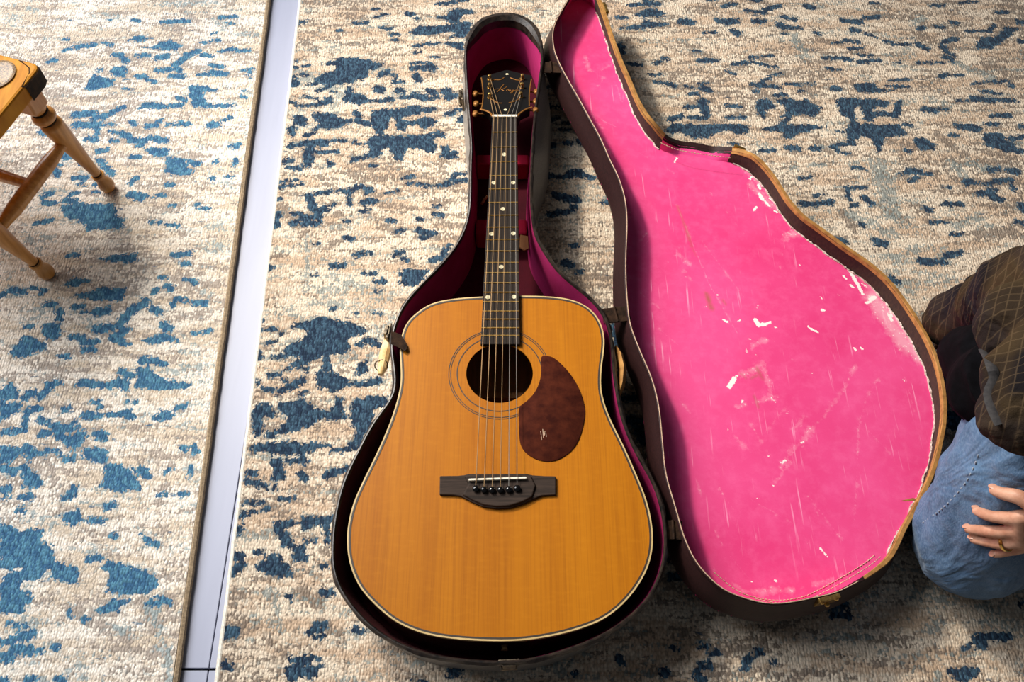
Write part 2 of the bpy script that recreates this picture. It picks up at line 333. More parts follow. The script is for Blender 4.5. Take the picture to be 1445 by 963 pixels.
DYE_STROKES = """-702 1472 -650 1474 5;-589 1484 -558 1488 4.3;-569 1466 -558 1466 2.8;-763 1476 -750 1474 2.8;-813 1476 -807 1476 2.8;-880 1390 -857 1399 3.5;-857 1399 -821 1405 5.6;-808 1411 -789 1405 3.2;-888 1421 -879 1421 2.8;-780 1378 -766 1378 4.9;-762 1372 -751 1360 5.5;-734 1376 -710 1376 4.2;-692 1370 -674 1374 6.9;-651 1353 -637 1372 6.9;-638 1376 -618 1388 6.9;-607 1378 -589 1374 4.2;-687 1335 -662 1339 5.5;-655 1349 -644 1334 6.2;-658 1320 -634 1320 5.5;-584 1349 -563 1345 5.5;-604 1324 -577 1326 3.4;-578 1330 -552 1324 6.8;-571 1388 -550 1395 4.2;-538 1390 -518 1390 4.2;-612 1415 -601 1413 4.2;-593 1419 -580 1419 3.2;-600 1437 -591 1437 2.8;-722 1320 -706 1318 4.8;-700 1311 -685 1303 5.4;-609 1288 -585 1288 6.8;-584 1283 -567 1281 3.4;-524 1335 -503 1339 2.7;-902 1360 -889 1364 4.8;-804 1337 -794 1337 2.7;-740 1287 -724 1287 2.7;-506 1334 -505 1318 2.7;-818 1219 -786 1223 8;-781 1214 -758 1218 6.6;-750 1226 -731 1239 5.3;-758 1218 -746 1223 4;-809 1196 -769 1195 7.9;-768 1191 -766 1156 3.9;-766 1193 -740 1196 3.3;-782 1161 -766 1158 5.2;-867 1177 -849 1184 7.9;-831 1156 -816 1160 5.2;-640 1243 -623 1244 5.3;-634 1263 -617 1257 4.7;-514 1266 -503 1266 3.1;-511 1283 -506 1283 2.7;-538 1205 -525 1214 4;-640 1195 -619 1196 3;-617 1198 -603 1195 5.3;-676 1191 -661 1193 5.9;-660 1202 -653 1205 3.3;-709 1202 -701 1196 4.6;-745 1179 -725 1175 3;-722 1174 -705 1165 6.5;-701 1158 -679 1153 6.5;-679 1153 -665 1163 5.9;-657 1161 -635 1155 5.9;-684 1144 -677 1143 3.9;-735 1158 -724 1155 3.3;-755 1131 -740 1132 5.8;-580 1104 -565 1101 5.8;-690 1117 -677 1117 3.9;-845 1117 -822 1127 7.7;-821 1122 -783 1119 7.7;-835 1102 -815 1099 3.8;-825 1092 -815 1073 6.4;-733 1092 -718 1079 6.4;-750 1111 -738 1102 4.5;-779 1101 -765 1099 3.8;-783 1066 -761 1068 5.1;-770 1053 -761 1053 2.5;-742 1053 -735 1056 3.8;-743 1035 -734 1035 2.9;-680 1056 -670 1069 5.1;-614 1051 -605 1050 5;-673 1029 -651 1024 7.5;-631 1026 -614 1029 3.1;-537 1066 -531 1066 3.8;-510 1071 -498 1071 2.5;-539 1104 -534 1107 3.8;-829 1027 -815 1034 5;-822 1012 -805 1012 5;-787 1018 -768 1015 5.6;-780 1032 -770 1034 3.8;-602 1007 -592 1005 2.9;-555 1008 -550 1008 2.5;-549 1001 -531 996 2.5;-504 1139 -502 1144 5.2;-515 1141 -511 1141 3.9;-501 1111 -500 1094 2.9;-825 968 -803 973 4.3;-879 1015 -873 1015 3.7;-625 968 -610 967 3.7;-599 962 -576 962 3.1;-752 899 -738 898 3.6;-573 899 -547 904 4.8;-557 882 -546 883 3.6;-843 818 -830 829 4.1;-825 829 -808 825 5.9;-797 833 -773 829 2.9;-780 819 -775 828 2.7;-766 799 -752 800 4.7;-740 790 -736 773 5.8;-718 794 -703 797 5.2;-702 786 -695 786 2.7;-678 786 -664 789 8.1;-634 770 -624 786 6.9;-622 790 -604 804 7.6;-636 759 -632 751 5.7;-590 792 -575 788 5.2;-594 826 -588 830 4.7;-577 836 -565 832 5.3;-588 854 -579 854 2.7;-557 800 -554 811 4.7;-552 811 -537 808 4.1;-522 803 -506 803 5.2;-545 850 -527 843 3.5;-670 754 -650 757 7.4;-641 739 -625 751 6.9;-515 746 -488 750 2.9;-707 737 -691 739 4.6;-792 757 -778 758 2.6;-709 738 -691 738 4.6;-686 728 -670 728 5.7;-685 715 -665 716 3.4;-720 703 -705 703 2.8;-616 676 -599 669 5.6;-754 631 -744 638 6.6;-732 631 -722 644 6.1;-724 652 -709 656 5;-750 607 -725 612 4.4;-744 601 -741 576 4.3;-772 572 -747 574 4.8;-689 610 -683 612 4.4;-518 611 -503 618 3.3;-620 602 -601 602 3.6;-592 605 -584 598 6;-596 623 -583 624 2.5;-654 600 -636 598 5.4;-637 610 -634 614 3.3;-653 624 -640 623 3;-724 593 -706 588 3.8;-697 581 -681 576 6.5;-675 576 -662 579 4.3;-670 588 -665 590 3.2;-714 569 -705 570 5.9;-689 566 -673 562 5.4;-670 558 -654 562 7.5;-655 567 -647 570 5.4;-632 569 -616 564 6.4;-494 544 -490 541 4.3;-479 546 -475 539 4.3;-731 544 -718 537 7.4;-701 534 -699 544 3.7;-691 540 -679 539 3.2;-667 528 -657 529 4.8;-667 554 -656 551 6.4;-551 510 -540 502 6.3;-756 514 -738 508 5.3;-749 480 -739 481 5.2;-744 468 -737 468 2.4;-719 468 -702 468 4.1;-656 465 -645 470 5.2;-645 472 -644 481 4.2;-716 448 -707 447 3.1;-589 453 -580 457 5.1;-607 433 -587 433 3.6;-572 411 -566 411 3.5;-516 468 -508 472 3.1;-514 506 -509 510 3.2;-488 473 -475 472 2.4;-478 514 -477 501 3.2;-529 409 -519 402 2.3;-519 402 -504 397 2.8;-598 375 -582 376 4.5;-498 316 -488 314 4.4;-484 321 -471 316 3.9;-607 304 -603 297 2.2;-585 292 -578 292 2.2;-688 262 -665 267 4.3;-662 270 -651 272 6.7;-685 286 -658 283 2.2;-681 243 -668 243 5.7;-669 254 -649 252 6.7;-649 250 -630 252 2.9;-617 254 -612 253 4.3;-643 213 -629 216 3.7;-675 214 -669 212 3.7;-600 214 -590 212 3.7;-426 1470 -416 1470 3.3;-316 1466 -291 1470 4.3;-275 1486 -250 1493 3.6;-280 1509 -271 1509 3.3;-263 1454 -241 1452 3.5;-239 1435 -226 1435 4.2;-239 1419 -229 1419 2.8;-210 1493 -200 1491 5.7;-195 1482 -188 1480 2.9;-346 1447 -337 1447 2.8;-151 1524 -119 1528 4.8;-119 1530 -90 1535 3.3;-149 1482 -129 1482 3.6;-191 1401 -171 1407 3.5;-171 1407 -143 1409 3.2;-191 1384 -181 1384 2.8;-159 1372 -145 1372 3.2;-196 1356 -163 1356 3.2;-193 1341 -168 1343 6.2;-160 1349 -152 1339 7.6;-252 1324 -239 1332 6.2;-236 1326 -226 1320 3.8;-226 1305 -211 1307 4.1;-186 1322 -180 1311 7.5;-257 1287 -249 1283 8.1;-219 1283 -208 1281 6.1;-370 1281 -355 1287 4.1;-353 1292 -340 1300 4.5;-346 1281 -338 1279 2.7;-424 1303 -414 1300 7.5;-406 1324 -395 1324 4.1;-429 1362 -418 1362 2.8;-425 1343 -418 1343 3.2;-406 1347 -394 1349 3.2;-423 1316 -418 1318 4.1;-390 1298 -376 1300 4.1;-271 1255 -244 1255 3.1;-239 1259 -226 1259 6;-210 1263 -191 1266 4.4;-184 1270 -167 1263 8.1;-157 1281 -149 1277 7.4;-159 1263 -140 1266 4.4;-125 1281 -119 1266 9.4;-111 1268 -95 1272 6.1;-424 1255 -407 1248 3.1;-404 1243 -364 1244 3.1;-393 1268 -372 1261 3.4;-361 1248 -346 1257 7.4;-352 1259 -344 1264 4;-409 1188 -404 1170 5.9;-382 1167 -365 1177 4.3;-365 1181 -358 1191 4.3;-292 1226 -285 1209 6;-285 1202 -264 1198 5.9;-163 1232 -147 1234 6.7;-139 1175 -129 1170 5.9;-123 1223 -110 1226 5.3;-103 1234 -86 1235 4;-96 1210 -85 1205 7.3;-405 1144 -379 1146 5.8;-380 1149 -341 1151 7.8;-341 1155 -306 1156 3.3;-292 1153 -271 1148 3;-370 1131 -369 1102 9;-354 1129 -321 1129 4.3;-330 1104 -327 1101 5.8;-411 1106 -398 1109 4.2;-404 1094 -381 1089 4.1;-256 1096 -246 1096 2.9;-193 1069 -178 1069 3.5;-185 1055 -154 1053 2.9;-154 1050 -114 1053 3.2;-114 1060 -98 1076 5.1;-104 1060 -79 1066 4.2;-98 1077 -82 1079 2.9;-224 1035 -202 1040 2.5;-413 1060 -383 1063 2.5;-420 1042 -406 1047 2.8;-401 1050 -371 1053 2.8;-358 1027 -351 1005 6.9;-349 1032 -304 1039 3.5;-304 1037 -280 1043 3.8;-275 1048 -255 1045 5;-256 1034 -249 1040 4.1;-289 1037 -284 1008 4.4;-262 1013 -242 1015 6.2;-266 993 -251 994 3.3;-340 996 -326 999 5.6;-325 996 -312 1008 3.5;-351 1005 -337 990 6.8;-381 965 -365 977 5.5;-365 977 -338 980 6.8;-359 965 -335 968 5.5;-384 988 -369 987 2.8;-417 980 -408 984 8;-415 964 -408 965 5.5;-419 1015 -408 1021 3.4;-137 987 -122 984 4.1;-137 1004 -127 1005 2.5;-215 973 -205 971 4.1;-163 977 -153 976 3.3;-418 959 -405 964 5.5;-288 970 -283 971 4.1;-203 948 -189 953 4;-163 976 -153 976 2.8;-162 953 -147 947 5.5;-154 935 -149 938 4;-142 944 -132 945 4.3;-286 935 -273 932 4.3;-339 921 -334 924 2.8;-265 899 -253 902 4.6;-253 904 -240 904 3;-198 899 -188 905 4.8;-185 893 -175 889 2.8;-304 877 -282 879 4.8;-248 863 -228 860 3.3;-226 846 -214 845 4.7;-225 828 -216 826 2.7;-334 859 -328 860 2.4;-416 867 -407 872 6.5;-135 889 -117 895 4.8;-118 899 -107 917 5.4;-296 792 -291 792 2.7;-257 781 -254 782 2.3;-225 784 -215 782 2.7;-236 733 -224 730 5.1;-224 729 -209 721 4;-248 725 -239 722 3.7;-356 681 -341 686 3.7;-339 690 -326 694 5;-334 681 -322 680 3;-378 702 -363 703 3.7;-411 709 -403 702 7.3;-395 754 -384 754 2.9;-412 750 -406 751 3.8;-414 770 -405 770 2.6;-414 724 -410 726 3.7;-392 728 -382 729 3.7;-375 745 -372 745 2.6;-295 694 -291 681 5.6;-257 654 -224 652 3.3;-222 656 -209 659 6.1;-409 660 -395 655 3.9;-389 646 -361 644 3.1;-361 641 -345 649 5;-343 652 -327 661 6.1;-381 670 -364 669 3;-363 665 -355 660 2.6;-331 636 -318 641 3;-392 604 -385 572 7;-368 567 -351 574 4.8;-351 574 -339 581 5.9;-271 541 -247 542 3;-337 524 -309 523 3.5;-315 528 -307 523 3.7;-273 502 -255 508 5.8;-255 508 -245 513 4.7;-313 503 -306 496 4.7;-389 506 -382 505 4.7;-389 493 -369 486 4.5;-369 486 -350 481 3.4;-390 458 -362 461 2.3;-387 444 -354 450 2.8;-399 435 -387 441 2.9;-339 465 -318 467 2.4;-337 427 -329 410 5.6;-327 427 -299 431 3.1;-299 432 -263 434 4.6;-298 425 -291 422 4.6;-270 429 -264 410 3.6;-398 411 -389 421 4.6;-334 419 -319 400 6.6;-300 425 -292 423 3.4;-314 394 -304 389 4.5;-305 385 -297 396 4.5;-295 402 -283 404 3.3;-301 379 -294 377 4.5;-267 422 -261 400 4.6;-362 386 -352 386 2.8;-398 388 -381 379 4.5;-393 357 -381 367 6;-397 380 -382 377 4.5;-264 330 -250 328 4.4;-310 322 -306 322 3.2;-269 365 -261 365 3;-275 276 -264 278 4.1;-265 285 -255 285 4.1;-265 270 -256 270 3.2;-218 280 -204 278 2.9;-393 276 -377 276 8.6;-388 234 -374 230 4.2;-296 239 -268 241 3.6;-268 241 -254 238 2.2;-296 227 -291 218 5.2;-285 226 -266 223 6.6;-265 218 -259 232 3.1;67 1241 93 1241 3.7;68 1292 81 1292 2.7;69 1205 83 1212 3.7;96 1200 105 1200 2.6;91 1182 106 1182 3;64 1144 75 1143 5.2;99 1151 106 1149 4.3;127 1155 137 1148 7.8;74 1029 87 1024 5.6;92 1024 112 1018 8.1;66 987 96 990 5.6;104 998 111 1002 4.1;160 1012 167 1012 4.1;90 882 100 879 7.2;106 867 118 866 2.7;103 920 111 920 3.3;173 630 197 631 4.9;177 593 201 589 6.5;191 577 201 558 8.1;164 759 170 726 5.1;241 1520 300 1526 5;271 1535 285 1530 4.3;214 1486 231 1484 5;341 1472 358 1470 8.5;431 1518 452 1522 5;399 1535 416 1535 3.3;440 1443 450 1437 7.1;384 1439 406 1441 3.2;476 1503 512 1497 4.7;514 1507 541 1516 6.5;486 1472 506 1472 6.4;540 1488 569 1476 4.7;536 1462 543 1456 7.8;552 1456 577 1452 4.2;538 1437 546 1437 2.8;594 1518 612 1509 4.7;491 1533 507 1533 2.9;213 1405 215 1388 6.3;229 1353 250 1351 3.4;275 1353 292 1360 3.9;295 1370 303 1366 3.2;355 1388 368 1388 2.8;429 1353 465 1356 3.4;465 1358 510 1345 3.2;464 1372 492 1372 2.8;500 1376 507 1376 2.8;267 1324 285 1324 3.7;272 1305 302 1301 3.7;302 1300 311 1292 4.5;330 1294 355 1288 2.7;359 1287 377 1283 4.5;360 1300 374 1300 2.7;338 1272 353 1272 3.6;416 1335 430 1326 2.7;325 1239 350 1241 3.1;358 1254 363 1223 8;352 1255 369 1255 3.6;295 1209 314 1216 6;334 1214 359 1212 5;405 1243 431 1241 2.7;402 1214 433 1214 3.3;480 1307 498 1318 3.7;509 1326 523 1328 2.7;460 1298 491 1294 3.7;491 1294 511 1292 3.7;461 1281 469 1281 3.1;525 1298 580 1300 2.7;547 1281 555 1281 3.1;497 1270 519 1272 3.1;504 1141 522 1136 5.8;457 1132 475 1134 3.5;397 1149 412 1149 2.6;666 1476 699 1470 5.7;710 1484 739 1486 4.7;678 1449 692 1445 4.7;704 1437 722 1427 3.2;603 1439 613 1433 3.2;635 1411 654 1411 2.8;659 1419 683 1413 3.8;665 1395 688 1399 3.8;611 1368 633 1368 4.6;633 1370 660 1364 4.6;678 1360 714 1362 4.6;681 1378 704 1378 3.2;610 1341 633 1339 2.7;739 1415 752 1411 3.8;751 1407 786 1407 3.2;802 1407 816 1395 6.3;786 1425 797 1425 2.8;813 1452 823 1454 4.7;847 1458 863 1456 3.8;882 1472 892 1468 4.7;857 1415 881 1423 4.9;848 1401 853 1388 6.3;846 1372 858 1364 5.9;855 1384 865 1380 3.2;748 1358 755 1356 3.4;789 1356 838 1358 2.8;908 1445 950 1445 3.2;951 1447 966 1460 4.7;978 1499 1001 1499 4;914 1528 951 1533 3.3;1005 1415 1012 1413 4.9;1018 1472 1027 1470 6.4;855 1520 879 1520 2.9;730 1528 747 1526 3.3;823 1318 837 1324 4.5;843 1324 870 1322 2.7;724 1307 764 1311 2.7;881 1301 948 1307 3;953 1305 955 1292 3.8;612 1288 626 1287 5.4;717 1294 755 1292 3;892 1281 928 1274 3.8;874 1263 907 1255 6;908 1259 950 1254 4.4;840 1255 873 1255 3.1;729 1196 743 1191 4.3;774 1234 794 1230 6;795 1232 816 1234 3.1;892 1216 908 1216 3;908 1218 929 1218 5.3;881 1196 902 1196 3.7;807 1170 824 1168 3.7;915 1160 942 1165 4.3;943 1191 950 1191 4.3;588 1143 596 1132 5.2;599 1148 625 1148 3.1;598 1127 616 1126 2.6;592 1177 617 1179 2.6;549 1139 561 1138 5.8;717 1131 727 1129 3.5;454 1132 478 1134 3.5;614 1092 634 1089 3.6;514 1069 534 1069 3.5;507 1010 532 1008 5;532 1010 562 1013 5;535 1027 553 1031 2.9;595 1047 629 1047 3.5;594 1040 594 1021 4.1;596 1008 606 1008 3.5;619 1024 632 1010 5.6;693 1079 715 1079 2.9;713 1086 732 1082 6.4;712 1060 724 1069 4.4;741 1077 749 1077 2.9;909 1139 926 1129 5.8;858 1086 877 1089 4.8;891 1086 907 1081 5.7;807 1056 820 1058 6.3;823 1055 855 1055 2.9;859 1060 889 1064 4.8;887 1056 890 1043 4.2;826 1031 849 1034 6.3;847 1024 860 1018 6.2;845 1040 861 1040 2.9;758 1010 788 1008 5;765 1047 777 1045 2.5;603 965 610 962 4;622 929 638 921 6.7;558 932 572 927 4.2;727 968 758 968 2.8;755 944 777 944 3.3;872 970 884 968 4.1;724 999 730 996 5.3;689 889 707 882 6.6;712 885 729 886 4.8;735 899 750 902 5.2;750 904 765 905 4;631 852 642 845 4.7;892 1005 895 996 6.8;220 376 232 377 3.5;223 351 233 351 5.4;254 257 263 257 3.1;264 248 277 249 2.2;246 228 262 232 4.2;245 218 252 214 4.2;217 255 223 255 2.2;143 242 147 236 3.1;200 223 206 223 4.2;327 250 333 252 4.3;311 235 316 241 4.3;307 228 314 228 3.1;348 237 353 237 2.2;-81 223 -70 223 5.2;-128 214 -115 211 3.1;80 221 86 221 3.1;445 309 461 311 3.9;440 299 459 298 4.4;570 416 579 420 4.6;609 255 624 261 3.1;625 264 641 268 5.3;639 261 627 257 4.3;644 268 673 270 4.3;700 314 704 313 3.2;631 495 646 498 3.7"""
DYE_PATCHES = """-761 1419 -742 1431 -714 1423 -739 1415;-729 1399 -708 1399 -693 1415 -677 1419 -652 1405 -660 1390 -686 1394;-776 1330 -773 1345 -748 1345 -745 1318 -768 1322;-815 1285 -813 1303 -806 1322 -792 1318 -765 1311 -763 1294 -788 1288 -807 1283;-703 1237 -692 1252 -670 1252 -646 1241 -645 1235 -683 1237;-612 1288 -593 1290 -567 1281 -589 1275 -583 1259 -571 1246 -525 1248 -520 1244 -550 1239 -579 1239 -603 1241 -611 1268;-571 1189 -560 1203 -544 1202 -540 1191 -557 1186;-669 1134 -660 1138 -626 1136 -627 1119 -643 1116 -660 1124;-629 1116 -614 1116 -591 1109 -584 1092 -572 1089 -575 1076 -602 1074 -624 1081 -622 1099;-791 994 -791 1005 -765 1012 -737 1010 -698 1008 -694 996 -695 985 -675 976 -677 961 -662 959 -688 956 -731 954 -744 970 -767 977;-698 891 -670 899 -637 902 -633 891 -642 885 -673 886;-746 840 -731 853 -715 850 -702 845 -719 839 -733 836;-723 818 -700 822 -683 835 -667 830 -643 833 -642 821 -646 805 -668 810 -691 810;-572 765 -565 769 -544 757 -552 749 -565 749;-761 762 -733 765 -728 739 -742 733 -757 746;-799 707 -794 722 -785 741 -772 737 -748 726 -745 716 -764 709 -781 700;-648 735 -631 746 -613 726 -617 724 -639 729;-594 733 -571 741 -556 746 -542 735 -532 730 -554 732 -568 725 -588 729;-597 700 -588 704 -565 700 -547 691 -549 686 -572 690 -590 689;-593 681 -575 684 -556 666 -539 659 -507 656 -503 651 -522 646 -555 646 -588 649 -587 666;-684 651 -671 664 -653 662 -645 656 -625 656 -618 664 -602 664 -597 650 -599 638 -610 647 -643 646 -674 649;-797 644 -785 656 -771 646 -763 631 -792 625;-791 622 -759 619 -754 607 -770 602 -774 592 -782 590;-552 595 -539 608 -523 605 -519 595 -539 592;-770 546 -757 548 -741 544 -738 531 -748 523 -763 521;-646 545 -631 546 -605 542 -604 528 -608 520 -626 525 -640 530;-608 519 -588 519 -566 512 -558 501 -550 492 -548 481 -579 477 -604 485 -602 501;-730 516 -721 523 -716 512 -700 501 -689 487 -700 483 -716 481 -722 497;-652 440 -643 443 -630 450 -623 438 -624 427 -630 424 -643 429;-736 425 -717 422 -707 416 -676 421 -671 411 -674 402 -659 396 -650 390 -649 380 -641 370 -614 365 -608 357 -606 342 -614 341 -629 347 -646 350 -642 359 -652 361 -657 350 -673 347 -687 345 -685 333 -669 328 -662 324 -663 316 -676 314 -667 305 -672 301 -688 302 -696 299 -701 301 -712 340 -706 353 -698 359 -679 363 -697 365 -706 362 -718 362;-575 367 -570 374 -553 368 -535 363 -514 359 -497 350 -493 340 -503 330 -526 325 -547 328 -564 331 -560 343 -565 357;-572 304 -556 314 -546 320 -527 319 -537 312 -539 303 -556 302 -565 301;-130 1501 -119 1509 -101 1509 -78 1505 -78 1493 -101 1488 -109 1472 -123 1464 -132 1480;-204 1439 -185 1460 -157 1458 -126 1464 -106 1468 -80 1472 -85 1443 -91 1427 -124 1427 -111 1439 -131 1443 -156 1435 -187 1433;-132 1411 -109 1413 -96 1411 -97 1392 -108 1395 -126 1403;-370 1353 -348 1360 -335 1368 -308 1372 -287 1366 -265 1356 -248 1351 -264 1341 -277 1335 -279 1318 -286 1309 -300 1311 -305 1301 -329 1300 -342 1296 -361 1300 -377 1305 -377 1318 -359 1328 -340 1335 -340 1349 -358 1351;-320 1259 -316 1277 -315 1292 -307 1294 -304 1277 -286 1272 -274 1263 -271 1252 -287 1246 -304 1252 -318 1254;-409 1218 -390 1219 -383 1205 -380 1196 -391 1193 -405 1196;-372 1223 -355 1226 -335 1223 -324 1214 -314 1209 -297 1210 -294 1203 -311 1198 -318 1188 -338 1184 -355 1188 -360 1205 -371 1210;-265 1223 -250 1234 -223 1235 -197 1237 -184 1246 -170 1241 -170 1223 -195 1218 -212 1214 -199 1203 -178 1205 -162 1214 -149 1212 -140 1202 -150 1191 -164 1189 -177 1196 -195 1195 -200 1182 -213 1182 -216 1202 -220 1216 -231 1210 -232 1191 -238 1179 -238 1170 -249 1170 -252 1184 -264 1198 -263 1212;-264 1160 -251 1170 -232 1170 -206 1168 -173 1170 -150 1174 -137 1170 -144 1156 -138 1136 -145 1129 -158 1132 -172 1139 -191 1139 -197 1126 -198 1111 -211 1111 -216 1126 -226 1138 -239 1139 -241 1116 -260 1116 -279 1109 -291 1104 -295 1107 -286 1117 -267 1122 -259 1132;-128 1146 -117 1143 -112 1132 -100 1129 -101 1116 -116 1112 -129 1119;-190 864 -174 870 -160 867 -139 869 -147 853 -158 839 -177 839 -189 843 -181 853;-357 757 -357 763 -342 766 -325 769 -317 775 -305 777 -291 771 -277 766 -262 765 -246 757 -234 751 -240 745 -256 741 -264 733 -257 715 -271 708 -285 707 -291 702 -307 703 -321 691 -329 698 -340 702 -360 704 -363 717 -350 728 -335 735 -327 746 -335 755 -349 754;-245 689 -236 694 -227 694 -228 676 -234 669 -244 671;-308 674 -299 679 -287 674 -270 669 -260 661 -257 650 -267 641 -284 642 -304 651;-395 612 -392 619 -375 620 -369 607 -361 600 -367 595 -376 600 -386 593 -396 593;-361 619 -342 624 -323 629 -316 622 -306 617 -308 610 -290 608 -275 607 -272 629 -262 629 -262 613 -258 601 -247 595 -263 593 -279 593 -295 595 -305 583 -320 576 -342 574 -346 601 -357 607;-247 617 -239 629 -211 631 -192 631 -192 622 -204 612 -213 607 -213 583 -220 576 -232 545 -247 542 -243 554 -234 572 -245 586;-391 548 -376 552 -361 554 -339 556 -321 556 -316 551 -302 554 -286 553 -271 549 -285 547 -298 541 -313 540 -326 537 -342 533 -358 537 -372 539 -387 537;-360 528 -341 528 -340 514 -335 496 -341 493 -354 496 -354 514;-361 365 -354 371 -338 383 -330 381 -322 371 -312 369 -307 355 -319 351 -334 353 -350 359;52 1082 63 1089 70 1076 92 1074 106 1086 122 1087 137 1076 155 1069 142 1064 117 1071 98 1066 73 1066 54 1064;244 1493 262 1503 284 1511 306 1503 308 1488 275 1486;214 1454 259 1464 267 1476 288 1472 312 1468 311 1460 273 1456 237 1449;404 1476 424 1480 456 1480 454 1468 436 1460 425 1464;358 1364 384 1372 397 1366 412 1360 390 1358 368 1355;282 1181 299 1196 365 1195 405 1196 439 1195 435 1175 415 1170 401 1182 377 1179 359 1163 333 1163 311 1177 291 1174;463 1255 480 1261 492 1255 495 1237 476 1232 473 1212 463 1219 460 1237;500 1255 520 1263 539 1255 557 1259 571 1244 583 1237 566 1216 547 1223 527 1219 515 1205 509 1191 495 1198 513 1216 499 1212 517 1226 514 1241;466 1184 483 1193 510 1195 549 1195 582 1191 554 1181 527 1177 515 1161 503 1163 501 1179 475 1181;921 1415 939 1431 959 1427 973 1441 988 1456 1015 1452 990 1435 976 1421 958 1407 937 1395 913 1395;654 1296 675 1303 691 1300 700 1288 728 1283 698 1279 673 1275 658 1281;613 1255 622 1263 654 1261 694 1259 714 1252 706 1241 687 1241 677 1230 701 1226 716 1226 725 1255 735 1255 729 1223 719 1212 699 1218 679 1216 672 1202 659 1205 658 1226 655 1244 643 1237 641 1209 644 1196 668 1198 694 1195 718 1195 726 1184 726 1170 714 1167 689 1168 680 1153 674 1132 665 1126 663 1144 661 1160 643 1167 632 1160 630 1143 619 1143 619 1170 618 1184 628 1191 630 1216 617 1219 615 1237;739 1160 755 1163 766 1153 775 1146 770 1134 746 1134 739 1146;821 1198 845 1195 867 1191 868 1174 842 1181 823 1186;867 1170 886 1174 905 1170 907 1156 921 1149 920 1127 900 1129 877 1139 865 1143;578 226 593 228 606 230 621 228 612 218 602 212 590 214;670 605 716 607 714 583 692 554 673 542 675 572 663 577"""
GREY_STROKES = """-430 1530 -307 1524 8.7;-308 1535 -305 1505 5.8;-296 1089 -197 1092 7.7;-295 1076 -206 1069 8.9;-131 1102 -119 1056 8.9;-407 1005 -357 944 12.3;-317 950 -292 953 7.3;-312 921 -292 929 8.5;-414 896 -388 899 8.4;-292 331 -266 316 11.8;-258 287 -232 268 8.7;-380 297 -360 287 8.7;-332 264 -311 245 8.6;219 340 258 330 9.8;452 345 560 343 3.9;316 1468 330 1464 8.5;82 929 142 921 7.3;110 877 152 873 9.5;-409 1411 -386 1392 12.6;-349 1441 -343 1415 7;-250 990 -198 944 8.6;740 1493 810 1482 11.4;813 1431 836 1411 14;919 1353 955 1334 13.7;578 990 591 959 12.3;658 990 680 974 12.3;711 1005 723 974 12.4;801 944 864 951 14.6;-264 492 -250 454 9.3;-335 481 -263 481 6.2;-671 1503 -630 1472 8.6;-621 1503 -609 1482 8.6;-541 1452 -510 1431 11.3;-703 537 -655 470 8.4;-605 306 -520 268 11.6;-510 316 -488 278 9.7;-407 470 -331 448 9.3;552 1296 569 1277 12.2;781 1170 822 1127 11.7;558 1170 577 1127 10.4;332 1411 366 1401 8.4;382 406 390 396 3;457 268 533 264 6.7;323 268 359 250 7.6"""
PALE_STROKES = """-984 1509 -966 1505 7.2;-944 1423 -933 1423 3.5;-488 333 -478 333 3.9;-481 306 -479 295 4.9;-493 392 -472 396 3;-513 825 -499 819 5.9;-351 935 -339 828 7.2;-236 902 -213 901 4.2;-336 330 -315 278 8.7;54 1056 98 1060 5.1;282 313 294 310 4.4;181 235 194 237 5.2;298 218 313 216 5.6;-68 221 -57 218 4.7;50 223 67 225 6.6;424 268 486 268 6.7;571 223 560 214 7.5;769 962 817 982 11.1;702 859 720 857 7.1;642 835 660 825 7;782 1259 825 1248 8;662 1102 665 990 20.1;590 990 655 944 12.3;864 1353 923 1315 11;559 1431 571 1372 14;181 1205 233 1188 10.5;-437 1296 -385 1315 13.6;-498 306 -474 278 8.7;-472 268 -452 214 9.5;-677 432 -703 454 7.2;-603 1482 -570 1452 8.5;-711 1524 -610 1528 8.7;-819 1493 -796 1484 8.6;829 1102 863 1086 11.5;797 1102 814 1069 11.5;808 1472 824 1482 12.8;654 287 695 278 8.7;565 278 586 287 8.7;-327 1277 -337 1241 10.7;-397 406 -348 416 8.1"""

# ------------------------------------------------------------------ floor boards under the two rugs
sub = MB(); sub.box((0, 1.1, -.042), (4.6, 4.2, .04))
floor = sub.build('floor', M['gap'], None, False); floor['kind'] = 'structure'
jy = (-0.4255,0.2294,-0.012)[1]
for k in range(-1, 2):
    for y0, y1 in ((-1.0, jy - .0015), (jy + .0015, 3.2)):
        b = MB(); b.box((-.478 + k * .142, (y0 + y1) / 2, -.017), (.1405, y1 - y0, .010))
        b.build('floor_board', M['floor'], floor, False, bevel=.0008)

